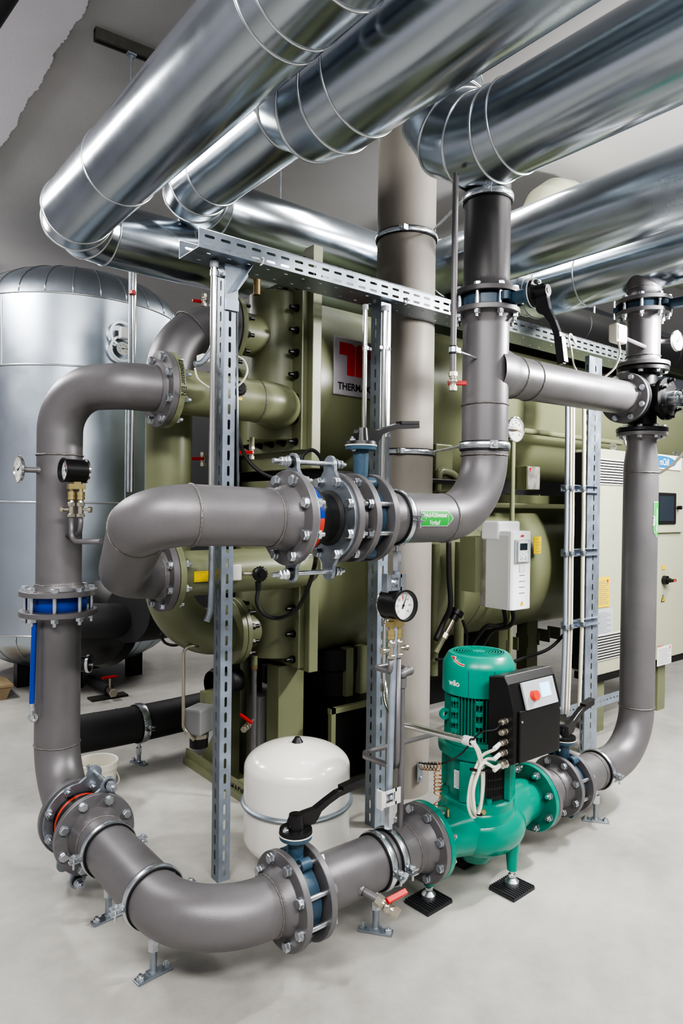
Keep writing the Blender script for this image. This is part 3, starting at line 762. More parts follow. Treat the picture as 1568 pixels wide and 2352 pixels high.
# lower tee pipe + glycol elbow + horizontal to the valve flange
F1, F2, F3, F4 = 1.293, 1.47, 1.567, 1.655
t = thing('steel_pipe', 'grey steel riser with tee branch, bending left into the pipe with the horizontal green label', 'pipe', (VX, YP, 1.56), 'grey steel pipes')
b = MB(); path = arc_path([(VX, YP, zB-.015), (VX+.003, YP, GZ), (F4+.02, YP, GZ)], .262, 18); b.tube(path, .098, 48, caps=False)
TZ = 2.19
BX = PY(1432, 914, YP).x; BZ = PY(1432, 914, YP).z
b.tube([(VX, YP, TZ), (VX+.07, YP, TZ), (VX+.11, YP, TZ), (VX+.135, YP, TZ), (VX+.16, YP, TZ), (VX+.25, YP, TZ), (BX, YP, BZ)], [.115, .113, .104, .0975, .095, .092, .0865], 48, caps=False)
b.obj('pipe_body', 'steel', t)
weld(t, (VX, YP, zv(1047)), (0, 0, 1), .098); weld(t, (VX, YP, zv(932)), (0, 0, 1), .098); weld(t, (VX+.18, YP, TZ), (1, 0, 0), .094); weld(t, (VX+.3, YP, TZ), (1, 0, 0), .0915)
weld(t, (2.06, YP, GZ), (1, 0, 0), .098)
flange(t, (VX, YP, zB), (0, 0, 1), r=.098, od=.285, bc=.246, neck=.05, th=.022, bolts='nut', up=(1, 0, 0))
flange(t, (BX-.005, YP, BZ), (1, 0, 0), r=.0865, od=.268, bc=.226, neck=.03, th=.02)
flange(t, (F4+.02, YP, GZ), (-1, 0, 0), r=.0965, neck=.04, bolts=None)
def green_label(parent, c, ax, r, up0, ang, hw, l0, l1, arrow, lines, flip=1):
    c = V(c); T = fr(c, ax, up0)
    wrap = lambda u, v, rr: T @ V((rr*cos(ang-v/r), rr*sin(ang-v/r), u))
    def strip(u0, u1, vmax, mt, name, off, par):
        b = MB(); N, Mv = 12, 10; vs = []; fs = []
        for i in range(N+1):
            u = u0+(u1-u0)*i/N
            for j in range(Mv+1): h = vmax(u); vs.append(wrap(u, -h+2*h*j/Mv, r+off))
        for i in range(N):
            for j in range(Mv): fs.append((i*(Mv+1)+j, (i+1)*(Mv+1)+j, (i+1)*(Mv+1)+j+1, i*(Mv+1)+j+1))
        b.add(vs, fs, True); return b.obj(name, mt, par)
    sg = arrow; e0 = l1 if sg > 0 else l0; m = hw*.09
    root = strip(l0, l1, lambda u: hw, 'label_white', 'flow_label', .0014, parent)
    strip(e0, e0+sg*hw*.95, lambda u: max(1e-4, hw*(1-abs(u-e0)/(hw*.95))), 'label_white', 'arrow_head', .0014, root)
    a, c2 = (l0+m, l1-m*.3) if sg > 0 else (l0+m*.3, l1-m)
    strip(a, c2, lambda u: hw-m, 'green', 'green_field', .0022, root)
    e1 = e0+sg*m*.5
    strip(e1, e1+sg*(hw*.95-m*2), lambda u: max(1e-4, (hw-m*1.5)*(1-abs(u-e1)/(hw*.95-m*2))), 'green', 'green_arrow', .0022, root)
    b = MB()
    for (txt, u, v, size, xs) in lines: b.text(txt, size, M4.Identity(4), xs=xs, bend=lambda q: wrap(u+q.x*flip, v+q.y*flip, r+.003), off=size*.012)
    b.obj('lettering', 'white_ink', root); return root
lc = PY(1000, 1191, YP-.09)
def ang_of(T, d): q = T.inverted() @ V(d); return atan2(q.y, q.x)
Tl = fr((0, 0, 0), (1, 0, 0)).to_3x3(); ang = ang_of(Tl, (0, -1, -.0))
# v direction must be up on the -Y side
xl0, xl1 = PY(967, 1191, YP-.098).x, PY(1029, 1191, YP-.098).x
green_label(t, (0, YP, GZ), (1, 0, 0), .098, (0, 0, 1), ang, .0305, xl0, xl1, 1, [('Glykol-Kühlwasser', xl0+.004, .004, .026, .72*(xl1-xl0)/.155), ('Vorlauf', xl0+.045, -.024, .026, .72)])
support_t = thing('pipe_clamp', 'zinc pipe clamp ring on the glycol pipe just right of the upper lever valve', 'pipe clamp', (1.80, YP, GZ), 'zinc pipe clamps')
clamp_parts(support_t, (1.80, YP, GZ), (1, 0, 0), .0985, lugdir=(0, -1, 0), w=.022)
bv = butterfly('butterfly valve with black lever on top, in front of the concrete column', (1.623, YP, GZ), (1, 0, 0), (0, 0, 1), (1, .04, 0), th=.058, rb=.12, neckL=.262, bend=.8)
studs(bv, (F3+.02, YP, GZ), (1, 0, 0), F4-F3-.02)
# spool between joint and valve
t = pipe('steel_pipe', 'very short flanged steel spool between the upper expansion joint and the lever valve', 'pipe', [(F2+.02, YP, GZ), (F3+.005, YP, GZ)], r=.0965, group='grey steel pipes')
flange(t, (F2+.019+.024, YP, GZ), (-1, 0, 0), r=.0965, neck=.03, bolts='nut'); flange(t, (F3, YP, GZ), (1, 0, 0), r=.0965, neck=.03)
j2 = joint('rubber expansion joint with blue and red band between zinc plates on the glycol pipe', (F1+.024, YP, GZ), (F2+.019, YP, GZ), (0, 0, 1), colour_split=True)
Tj = axes((1, 0, 0))
for i in range(8):
    a = 2*pi*(i+.5)/8; d = (Tj @ V((cos(a), sin(a), 0)))*BC/2
    inst('bolt', BOLT, j2, V((F2+.019-.0135, YP, GZ))+d, (-1, 0, 0)); inst('nut', NUT, j2, V((F1+.024+.0135, YP, GZ))+d, (1, 0, 0), .95)
# U bend pipe
LY2 = 2.78
LFX = PY(370, 1320, LY2).x; LFZ = PY(370, 1320, LY2).z
t = thing('steel_pipe', 'large grey steel pipe making a U turn at left of the upper expansion joint', 'pipe', (F1, YP, GZ), 'grey steel pipes')
c1 = V((.80, YP-.0, GZ+.012)); c2 = V((1.065, LY2, LFZ))
path = arc_path([(F1, YP, GZ), c1, c2, (LFX, LY2, LFZ)], [.12, .21], 16); n_ = len(path)
rad = []
for q in path:
    rad.append(.0965 if q.y < YP+.02 and q.x > 1.2 else (.0965-.002*min(1, max(0, (1.2-q.x)/.35)) if q.y < YP+.03 else .0945+.004*min(1, (q.y-YP)/.8)))
b = MB(); b.tube(path, rad, 48, caps=False); b.obj('pipe_body', 'steel', t)
k1 = 17
def wat(i):
    d = (path[i+1]-path[i-1]).normalized(); weld(t, path[i], d, rad[i])
wat(2); wat(6) if False else None; wat(17); wat(len(path)-3)
flange(t, (F1, YP, GZ), (1, 0, 0), r=.0965, neck=.06); weld(t, (F1-.062, YP, GZ), (1, 0, 0), .0965)
flange(t, (LFX-.012, LY2, LFZ), (1, 0, 0), r=.098, od=.318, bc=.272, neck=.02, th=.028)
# riser valve and upper riser
bv = butterfly('butterfly valve on the tall riser with black lever hanging down', (VX, YP, (zA+zB)/2+.002), (0, 0, 1), (0.12, -1, 0), (0.03, 0, -1), th=zA-zB-.046, rb=.112, neckL=.222, bend=1.0)
studs(bv, (VX, YP, zB+.02), (0, 0, 1), zA-zB-.04, bc=.246, up=(1, 0, 0))
t = thing('steel_pipe', 'dark grey upper riser between the hanging lever valve and the clad duct', 'pipe', (VX, YP, zA), 'grey steel pipes')
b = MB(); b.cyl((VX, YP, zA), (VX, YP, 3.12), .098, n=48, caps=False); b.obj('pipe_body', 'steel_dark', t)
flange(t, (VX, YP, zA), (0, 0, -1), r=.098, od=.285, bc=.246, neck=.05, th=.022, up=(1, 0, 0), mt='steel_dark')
for py, lab, ld in [(1026, 'zinc pipe clamp on the tall riser above its lower elbow, tied to the concrete column', (-.5, -.85, 0)), (457, 'zinc pipe clamp at the top of the tall riser below the clad duct', (-.75, -.6, 0))]:
    c = V((VX, YP, zv(py))); q = thing('pipe_clamp', lab, 'pipe clamp', c, 'zinc pipe clamps')
    clamp_parts(q, c, (0, 0, 1), .0985, lugs=False)
    b = MB(); d = V(ld).normalized(); T = xf(c+d*.113, V((0, 0, 1)).cross(d), (0, 0, 1)); b.box((0, 0, 0), (.034, .034, .014), T, ch=.002); b.obj('lug', 'zinc', q)
    b = MB(); b.hexp(c+d*.12, d, .01, .01); b.obj('screw', 'zinc', q)
    a0 = math.radians(205); a = c+V((-.1, .02, 0)); e = PD_ = PX(995, py-2 if py > 900 else 528, 2.74)
    e = D(994, 1038, 3.72) if py > 900 else D(995, 528, 3.75)
    b = MB(); b.cyl(a, e, .006, n=10); b.obj('tie_bar', 'zinc', q)
# thermometer on riser
thermometer('round thermometer on the tall riser below the tee', (VX+.095, YP-.01, zv(980)), (1, -.12, 0), (-.05, -1, 0), r=.057, stem=.09, needle=-.25)
# thin pipe with ball valve hanging beside riser
px_ = PY(1042, 700, YP-.03)
t = thing('vent_pipe', 'thin grey steel pipe beside the tall riser ending in a red ball valve', 'pipe', px_)
tp = V((px_.x+.0, px_.y, 2.95)); bt = PY(1041, 857, YP-.03); bt.x = px_.x
b = MB(); b.cyl(bt, tp, .0125, n=20); b.obj('tube', 'steel', t)
b = MB(); c = V((px_.x, px_.y, zv(826))); b.lathe([(.0125, -.016), (.017, -.016), (.017, .016), (.0125, .016)], c, (0, 0, 1), 20, closed=True); b.obj('rubber_lining', 'rubber', t)
b = MB(); b.lathe([(.016, -.01), (.019, -.01), (.019, .01), (.016, .01)], c, (0, 0, 1), 20, closed=True); b.box(c+V((.024, -.005, 0)), (.016, .014, .02)); b.cyl(c+V((.02, 0, 0)), (VX-.09, YP-.03, c.z-.012), .005, n=10); b.obj('clip', 'zinc', t)
v = thing('ball_valve', 'ball valve with red lever at the bottom of the thin pipe beside the riser', 'valve', bt, 'small ball valves with red handles')
ball_valve(v, bt+V((0, 0, .004)), (0, 0, -1), (.8, -.6, 0), 1.1)
# ================================================================== THREE WAY VALVE AND TOP ASSEMBLY (right)
TX = RX+.012
def zt3(py): return PY(1478, py, YP).z
zc3 = BZ
t = thing('three_way_valve', 'black cast three way control valve with silver actuator bracket at right edge', 'valve', (TX, YP, zc3))
b = MB(); b.sphere((TX, YP, zc3), .11, 40, 24, sc=(1, 1, 1.0)); b.cyl((TX, YP, zt3(985)), (TX, YP, zt3(850)), .074, n=36); b.cyl((BX+.03, YP, zc3), (TX, YP, zc3), .078, n=36); b.obj('valve_body', 'black_valve', t)
ztop = zt3(857); zbt = zr+.022
f = flange(t, (TX, YP, ztop), (0, 0, 1), r=.074, od=.268, bc=.226, neck=.02, bolts='bolt', mt='black_valve', th=.022)
f = flange(t, (TX, YP, zbt+.022), (0, 0, -1), r=.074, od=.268, bc=.215, neck=.02, bolts='bolt', mt='black_valve', th=.02)
flange(t, (BX+.04, YP, BZ), (-1, 0, 0), r=.078, od=.268, bc=.226, neck=.01, bolts=None, mt='black_valve', th=.022)
b = MB(); cy = YP-.13; b.lathe([(1e-5, -.03), (.07, -.028), (.085, -.014), (.112, -.012), (.114, .0), (.112, .014), (.085, .014), (.085, .08)], (TX, cy, zc3), (0, 1, 0), 40)
cv = b.obj('side_cover', 'black_valve', t)
Tc = axes((0, 1, 0))
for i in range(6): a = 2*pi*(i+.5)/6; inst('bolt', BOLT_BLACK, cv, V((TX, cy-.012, zc3))+(Tc @ V((cos(a), sin(a), 0)))*.098, (0, -1, 0), .75)
b = MB(); b.cyl((TX, cy-.02, zc3), (TX, cy-.06, zc3), .038, n=28); b.cyl((TX, cy-.06, zc3), (TX, cy-.075, zc3), .034, n=28)
for s in (1, -1): b.prism([(-.03, 0), (.03, 0), (.042, .05), (.042, .075), (.03, .075), (.024, .05), (.01, .02)], .02, xf((TX, cy-.068, zc3+s*.018-.01), (1, 0, 0), (0, -1, 0)))
b.cyl((TX, cy-.07, zc3), (TX, cy-.15, zc3), .009, n=12); br = b.obj('actuator_bracket', 'zinc', t)
b = MB(); b.box((TX+.02, cy-.2, zc3+.0), (.13, .11, .14), ch=.006); b.obj('actuator_housing', 'cable_grey', t)
# pipe above with sensor
zu1 = zt3(838); zu0 = zt3(727)
t = pipe('steel_pipe', 'bright steel pipe piece above the black three way valve, carrying a sensor and a dial', 'pipe', [(TX, YP, ztop+.03), (TX, YP, zu0)], r=.0875, group='grey steel pipes')
flange(t, (TX, YP, ztop+.05), (0, 0, -1), r=.0875, od=.275, bc=.226, neck=.03, bolts=None, th=.022)
flange(t, (TX, YP, zu0), (0, 0, 1), r=.0875, od=.285, bc=.246, neck=.04, bolts='nut', th=.022)
weld(t, (TX, YP, ztop+.085), (0, 0, 1), .0875)
zu2 = zt3(690)
bv = butterfly('light blue butterfly valve at the upper right, its neck pointing out of frame', (TX, YP, (zu0+.022+zu2-.022)/2), (0, 0, 1), (.15, -1, 0), (.03, 0, 1), th=zu2-zu0-.046, rb=.112, neckL=.25, lever=False)
studs(bv, (TX, YP, zu0+.02), (0, 0, 1), zu2-zu0-.04, bc=.246)
t = thing('steel_pipe', 'brightly lit steel pipe flaring up into the lowest clad duct at right', 'pipe', (TX, YP, zu2), 'grey steel pipes')
b = MB(); b.lathe([(.0875, 0), (.0875, .04), (.092, .08), (.104, .13), (.112, .17), (.112, .24)], (TX, YP, zu2), (0, 0, 1), 48); b.obj('pipe_body', 'steel', t)
flange(t, (TX, YP, zu2), (0, 0, -1), r=.0875, od=.285, bc=.246, neck=.04, bolts='bolt', th=.022); weld(t, (TX, YP, zu2+.055), (0, 0, 1), .088)
thermometer('round thermometer at right edge above the black three way valve', (TX+.07, YP-.05, zt3(784)), (.75, -.65, 0.03), (-.1, -1, 0), r=.057, stem=.1, needle=.9)
p = PY(1414, 766, YP-.07); t = thing('temperature_sensor', 'small white temperature sensor box on a stub above the branch pipe', 'sensor', p)
b = MB(); b.box((p.x+.02, p.y, p.z), (.105, .05, .095), ch=.012); b.obj('housing', 'off_white', t)
b = MB(); b.box((p.x+.015, p.y-.026, p.z), (.075, .002, .07)); b.obj('lid', 'white_plastic_shade', t)
b = MB(); b.cyl((p.x+.06, p.y, p.z-.01), (TX-.072, YP-.045, p.z-.012), .012, n=16); b.obj('stub', 'steel', t)
b = MB(); b.tube(smooth_pts([PY(1420, 785, 1.82), PY(1423, 812, 1.83), PY(1410, 846, 1.86), PY(1385, 868, 1.9)]), .0055, 8); tag(b.obj('sensor_cable', 'cable_white'), 'pale cable hanging from the white sensor box to the branch pipe', 'cable', 'pale cables')
b = MB(); b.tube(smooth_pts([PY(1575, 1035, 1.75), PY(1540, 1070, 1.9), PY(1500, 1092, 2.05), PY(1470, 1085, 2.1), PY(1440, 1030, 2.1), PY(1432, 1005, 2.08)]), .008, 8); tag(b.obj('sensor_cable', 'cable_white'), 'pale cable crossing the tall right riser in front of the oval blue sign', 'cable', 'pale cables')
# label on right riser (text reads downwards)
t = bpy.data.objects['steel_pipe.004'] if False else None
for o in bpy.data.objects:
    if o.name.startswith('steel_pipe') and o.get('label', '').startswith('tall grey steel riser'): t = o
Tz = fr((0, 0, 0), (0, 0, 1)).to_3x3(); ang = ang_of(Tz, (.10, -1, 0))
z0, z1 = PY(1502, 1220, YP).z, PY(1502, 1153, YP).z
green_label(t, (RX+.005, YP, 0), (0, 0, 1), .0905, (0, 0, 1), ang, .0305, z0, z1, -1, [('Glykol-Kühlwasser', z0+.004, -.004, .026, .62), ('Rücklauf', z0+.035, .022, .024, .62)], flip=1)
# ================================================================== GAUGES
def pgauge(label, c, n, r, depth, tubes=True, side=(1, 0, 0), group='black pressure gauges', stem=True, needle=1.1):
    c, n, side = V(c), V(n).normalized(), V(side).normalized(); t = thing('pressure_gauge', label, 'pressure gauge', c, group)
    b = MB(); b.lathe([(1e-5, -depth), (r*.93, -depth), (r, -depth+.004), (r, .006), (r*1.07, .008), (r*1.07, .013), (r*.95, .013), (r*.93, -.004)], c, n, 44); b.obj('case', 'black', t)
    b = MB(); b.lathe([(r*1.0, -depth-.001), (r*1.08, -depth-.001), (r*1.08, -depth+.006), (r*1.0, -depth+.006)], c, n, 44, closed=True); b.obj('rim', 'chrome', t)
    dial(t, c-n*.004, n, r*.93, needle=needle, red=True)
    m = c-n*(depth*.55)
    b = MB(); b.box(m-V((0, 0, r+.012)), (.03, .03, .03), xf((0, 0, 0), (1, 0, 0), (0, 1, 0)) if False else None); 
    b.box(m-V((0, 0, r+.018)), (.072 if abs(side.x) > .5 else .028, .028 if abs(side.x) > .5 else .072, .022)); b.obj('manifold', 'brass', t)
    for k in (1, -1):
        q = m+side*(k*.0195)-V((0, 0, r+.028))
        b = MB(); b.cyl(q, q-V((0, 0, .012)), .009, n=14); b.cyl(q-V((0, 0, .012)), q-V((0, 0, .03)), .0165, n=24); b.cyl(q-V((0, 0, .032)), q-V((0, 0, .046)), .0165, n=24); b.cyl(q-V((0, 0, .03)), q-V((0, 0, .034)), .014, n=18); b.obj('coupling', 'brass', t)
        b = MB(); z = q-V((0, 0, .046)); b.cyl(z, z-V((0, 0, .012)), .01, .014, n=14); b.hexp(z-V((0, 0, .028)), (0, 0, 1), .0165, .016); b.cyl(z-V((0, 0, .028)), z-V((0, 0, .062)), .012, n=16); b.hexp(z-V((0, 0, .074)), (0, 0, 1), .0175, .014); b.cyl(z-V((0, 0, .042)), z-V((0, 0, .042))+side*(k*.036), .006, n=10); b.cyl(z-V((0, 0, .042))+side*(k*.034), z-V((0, 0, .042))+side*(k*.046), .0125, n=16); b.obj('isolating_valve', 'nickel', t)
    return t, m-V((0, 0, r+.15))
gc = PY(150, 1080, 3.0)
t, q = pgauge('black pressure gauge facing left, in front of the left pipe', gc, (-1, -.1, .02), .049, .088, side=(.77, -.64, 0), needle=1.9)
s = V((.77, -.64, 0)).normalized()
b = MB(); b.tube(arc_path([q-s*.0195, q-s*.0195-V((0, 0, .105)), PY(232, 1243, 2.85)], .04, 8), .0115, 14); b.obj('sensing_pipe', 'steel', t)
b = MB(); b.tube(arc_path([q+s*.0195, q+s*.0195-V((0, 0, .07)), PY(152, 1231, 3.17)], .05, 8), .0105, 14); b.obj('sensing_pipe', 'steel', t)
thermometer('round thermometer seen edge on, sticking out left of the left pipe', (LX-.09, LY-.02, zl(1082)), (-1, .1, 0), (-1, -.05, 0.02), r=.06, stem=.085, needle=.4)
gc = PY(927, 1391, YP-.06)
t, q = pgauge('black pressure gauge in front of the concrete column behind the support tube', gc+V((.0, .0, 0)), (-.04, -1, .02), .056, .09, side=(1, 0, 0), needle=1.15)
# right leg drops to loop, with elbow
b = MB(); a = q+V((.0195, 0, 0)); b.tube([a, (a.x+.004, a.y, ZP+.09)][:1]+[V((a.x, a.y, 1.02)), V((a.x+.0, a.y, .97))], .0105, 14)
lo = PY(905, 1765, a.y)
b = MB(); b.tube(arc_path([a, (a.x, a.y, PY(910, 1765, a.y).z), PY(838, 1738, 2.2), PY(838, 1728, 2.34), PY(1010, 1683, 2.42)], [.055, .04, .03], 8), .0115, 14); b.obj('loop_pipe', 'steel', t)
a2 = q+V((-.0195, 0, 0))
e1 = PY(912, 1522, a2.y+.05); cx = PY(921, 1700, YP).x
b = MB(); b.tube(arc_path([a2, a2-V((0, 0, .03)), PY(905, 1512, YP-.0)+V((0, .06, 0)), PY(938, 1512, YP+.06), PY(938, 1518, YP), (cx, YP, 1.0)], [.01, .01, .01, .01], 4), .0105, 14) if False else b.tube(arc_path([a2, a2-V((0, 0, .05)), a2+V((.0, .09, -.05)), (cx+.03, a2.y+.09, a2.z-.05), (cx+.03, YP, a2.z-.055), (cx, YP, a2.z-.06), (cx, YP, a2.z-.12)], [.015]*5, 4), .0105, 14)
b.obj('cross_pipe', 'steel', t)
b = MB(); b.cyl((cx, YP, ZP+.09), (cx, YP, a2.z-.09), .0125, n=18); b.obj('tapping_pipe', 'steel', t)
b = MB(); b.cyl((cx, YP, a2.z-.085), (cx, YP, a2.z-.12), .018, n=18); b.sphere((cx, YP, a2.z-.07), .018, 18, 12); b.cyl((cx, YP, a2.z-.07), (cx+.035, YP-.0, a2.z-.062), .017, n=18); b.sphere((cx+.04, YP, a2.z-.062), .018, 18, 12); b.obj('elbow_fitting', 'steel', t)
# ================================================================== GREEN PUMP
CX, CY = 2.298, YP
P = thing('inline_pump', 'teal green inline pump with upright finned motor and black control box', 'pump', (CX, CY, 0))
# casing: both necks and volute
b = MB()
pts = [V((1.99, CY, ZP)), V((2.05, CY, ZP)), V((2.12, CY-.005, ZP+.0)), V((2.20, CY-.02, ZP-.0)), V((2.28, CY-.03, ZP-.0)), V((2.36, CY-.03, ZP+.0))]
sp = smooth_pts(pts, 6); n_ = len(sp); b.tube(sp, [.088+.038*(i/n_)**1.2 for i in range(n_)], 40)
pts = [V((2.70, CY, ZP)), V((2.64, CY, ZP)), V((2.57, CY-.005, ZP+.005)), V((2.49, CY-.015, ZP+.005)), V((2.40, CY-.03, ZP)), V((2.33, CY-.03, ZP))]
sp = smooth_pts(pts, 6); n_ = len(sp); b.tube(sp, [.082+.044*(i/n_) for i in range(n_)], 40)
b.sphere((CX+.02, CY-.01, ZP-.012), .18, 48, 28, sc=(1.1, 1.0, .7))
b.lathe([(.03, -.16), (.06, -.165), (.085, -.13), (.12, -.09), (.15, -.03), (.168, .02), (.165, .06), (.158, .085), (.145, .095), (.10, .10)], (CX, CY, ZP), (0, 0, 1), 56)
b.lathe([(.15, .06), (.158, .07), (.158, .118), (.15, .125), (.10, .125)], (CX, CY, ZP), (0, 0, 1), 56)
b.obj('casing', 'teal', P)
for (x, ax, od, nm) in [(1.977, (1, 0, 0), .305, 0), (2.688, (-1, 0, 0), .3, 1)]:
    f = flange(P, (x, CY, ZP), ax, r=.088, od=od, bc=.255, neck=0, th=.026, bolts=None, mt='teal')
    T = axes(ax); 
    for i in range(8):
        a = 2*pi*(i+.5)/8; d = (T @ V((cos(a), sin(a), 0)))*.1275; inst('nut', NUT, f, V((x, CY, ZP))+V(ax)*.026+d, ax, .95)
# casing bolts (socket heads)
for i in range(8):
    a = 2*pi*(i+.35)/8; p = V((CX+.135*cos(a), CY+.135*sin(a), ZP+.118)); b = MB(); b.cyl(p, p+V((0, 0, .028)), .0145, .0135, n=20); b.lathe([(.008, .0285), (.008, .02), (1e-5, .02)], p, (0, 0, 1), 12); b.obj('casing_bolt', 'teal', P)
# lantern
b = MB(); z0 = ZP+.12
b.lathe([(.13, 0), (.132, .02), (.128, .1), (.13, .16), (.165, .185), (.168, .2), (.168, .222), (.15, .228), (.09, .23)], (CX, CY, z0), (0, 0, 1), 56); b.obj('lantern', 'teal', P)
for a in (208, 292, 20, 100):
    b = MB(); T = M4.Translation((CX, CY, z0)) @ M4.Rotation(radians(a), 4, 'Z'); b.box((.14, 0, .09), (.03, .085, .17), T, ch=.006); b.obj('lantern_rib', 'teal', P)
# black louvred guard between the ribs
b = MB(); a0, a1 = radians(234), radians(278)
b.lathe([(.128, 0), (.136, .004), (.136, .14), (.128, .144)], (CX, CY, z0+.01), (0, 0, 1), 20, a0=a0, a1=a1)
b.lathe([(.12, 0), (.128, 0)], (CX, CY, z0+.01), (0, 0, 1), 20, a0=a0, a1=a1); gd = b.obj('shaft_guard', 'black', P)
b = MB()
for i in range(7):
    for k in range(3):
        a = a0+(a1-a0)*(i+1.1)/8.6; T = M4.Translation((CX, CY, z0+.045+k*.036)) @ M4.Rotation(a, 4, 'Z'); b.box((.1362, 0, 0), (.002, .0065, .026), T)
b.obj('guard_slots', 'void_shade', gd)
b = MB(); ang_ = radians(186); T = M4.Translation((CX+.1335*cos(ang_), CY+.1335*sin(ang_), z0+.085)); 
ur = V((cos(ang_), sin(ang_), 0)); T = xf(V((CX, CY, z0+.085))+ur*.134, V((0, 0, 1)).cross(ur), (0, 0, 1)); b.box((0, 0, 0), (.046, .075, .002), T); rp = b.obj('rating_plate', 'label_white', P)
b = MB()
for k in range(9): b.box((-.004+.002*(k % 3), .03-k*.0075, .0014), (.03+.004*(k % 2), .002, .0006), T)
b.obj('plate_print', 'ink_grey', rp)
# motor
zm = z0+.228; zhood = zm+.225; ztop = .985
b = MB(); b.lathe([(.10, 0), (.118, .006), (.118, .235), (.08, .24)], (CX, CY, zm), (0, 0, 1), 56); b.lathe([(.135, -.002), (.145, .002), (.145, .022), (.12, .028)], (CX, CY, zm), (0, 0, 1), 48); mo = b.obj('motor_body', 'teal', P)
b = MB()
for i in range(60):
    a = 2*pi*i/60; da = math.degrees(a) % 360
    T = M4.Translation((CX, CY, zm+.13)) @ M4.Rotation(a, 4, 'Z'); b.box((.128, 0, 0), (.028, .0034, .205), T)
b.obj('cooling_fins', 'teal', mo)
for a in (178, 222, 268):
    for k in (-.07, -.03, .015, .06):
        b = MB()
        T = M4.Translation((CX, CY, zm+.13+k)) @ M4.Rotation(radians(a), 4, 'Z'); b.box((.136, 0, 0), (.03, .03, .018), T, ch=.003)
        p = T @ V((.15, 0, 0)); d = (T.to_3x3() @ V((1, 0, 0))); b.cyl(p, p+d*.006, .008, n=12); b.obj('mounting_boss', 'teal', mo)
for a in (160, 262):
    ur = V((cos(radians(a)), sin(radians(a)), 0)); c = V((CX, CY, zm+.12))+ur*.158; b = MB()
    b.lathe([(.012, -.006), (.024, -.006), (.024, .006), (.012, .006)], c, V((0, 0, 1)).cross(ur), 24, closed=True); b.obj('lifting_eye', 'teal', P)
b = MB(); b.lathe([(.152, 0), (.153, .004), (.152, .11), (.150, .122), (.130, .158), (.120, .164), (.112, .164)], (CX, CY, zhood-.015), (0, 0, 1), 64); hd = b.obj('fan_hood', 'teal_hood', P)
zt_ = zhood-.015+.164
b = MB(); b.lathe([(.112, 0), (.112, .001), (.106, .001), (.106, 0)], (CX, CY, zt_), (0, 0, 1), 56); b.lathe([(1e-5, .002), (.028, .002), (.028, -.001)], (CX, CY, zt_), (0, 0, 1), 32)
for rr in (.04, .052, .064, .076, .088, .1): b.lathe([(rr-.0022, 0), (rr-.0022, .0018), (rr+.0022, .0018), (rr+.0022, 0)], (CX, CY, zt_), (0, 0, 1), 56)
for i in range(12):
    T = M4.Translation((CX, CY, zt_)) @ M4.Rotation(2*pi*i/12, 4, 'Z'); b.box((.067, 0, .0009), (.09, .004, .0018), T)
b.obj('fan_grille', 'teal_hood', hd)
b = MB(); b.cyl((CX, CY, zt_-.01), (CX, CY, zt_-.006), .11, n=48); b.obj('fan_shadow', 'void_shade', hd)
# panel seams + rotation arrow + lettering on hood
azc = atan2(-CY, -CX)   # towards camera
def wraph(u, v, rr, a0): a = a0+u/rr; return V((CX+rr*cos(a), CY+rr*sin(a), v))
b = MB(); a_w = radians(180)
b.text('wilo', .034, M4.Identity(4), xs=1.0, bend=lambda q: wraph(q.x-.03, zhood+.025+q.y, .1545, a_w), off=.0009); b.obj('lettering', 'white_ink', hd)
# slanting shoulder: radius from .148 to .128 between z+.165 and z+.215
def shoulder(u, s, lift, a0):
    s = s; rr = .1505+(.130-.150)*s+lift; z = zhood-.015+.122+.036*s+lift*.4; a = a0+u/.14; return V((CX+rr*cos(a), CY+rr*sin(a), z))
def arrow(b, w, lift, a0):
    N = 12; vs = []; fs = []
    for i in range(N+1):
        u = -.018+.06*i/N; s0 = .2+.9*((i/N-1)**2)*.55
        vs += [shoulder(u, s0-w, lift, a0), shoulder(u, s0+w, lift, a0)]
    fs = [(2*i, 2*i+2, 2*i+3, 2*i+1) for i in range(N)]; b.add(vs, fs)
    s0 = .2+.9*.55; k = w/.05
    b.add([shoulder(-.018+.004*k, s0-.12-.14*k*.6, lift, a0), shoulder(-.018+.004*k, s0+.1+.14*k*.5, lift, a0), shoulder(-.036-.004*k, s0+.18, lift, a0)], [(0, 1, 2)])
b = MB(); arrow(b, .12, .0008, a_w); b.obj('arrow_outline', 'white_ink', hd)
b = MB(); arrow(b, .06, .0016, a_w); b.obj('direction_arrow', 'red', hd)
b = MB()
for a in (radians(205), radians(245)): b.box((.1532, 0, .055), (.002, .0016, .11), M4.Translation((CX, CY, zhood-.015)) @ M4.Rotation(a, 4, 'Z'))
b.obj('panel_seam', 'valve_blue', hd)
# control box on the viewer side of the motor
bx0, bx1 = 2.150, 2.455; by0, by1 = 1.62, 1.745; bz0, bz1 = .605, .955
b = MB(); b.prism([(by1, bz0+.03), (by0+.04, bz0), (by0, bz0+.02), (by0, bz1-.13), (by0+.03, bz1-.03), (by0+.05, bz1), (by1, bz1-.015)], bx1-bx0, xf((bx0, 0, 0), (0, 1, 0), (0, 0, 1)), z0=0, ch=.004)
cb = b.obj('control_box', 'black', P, bevel=.004)
b = MB(); b.box((CX+.02, by1+.05, (bz0+bz1)/2), (.2, .12, .28), ch=.008); b.obj('box_mount', 'black', cb)
T = xf((bx0, 0, 0), (0, 1, 0), (0, 0, 1))
b = MB(); b.box(((bx0+bx1)/2, by0-.004, (bz0+bz1)/2-.055), (bx1-bx0-.05, .012, bz1-bz0-.15), ch=.004); b.obj('front_cover', 'black', cb)
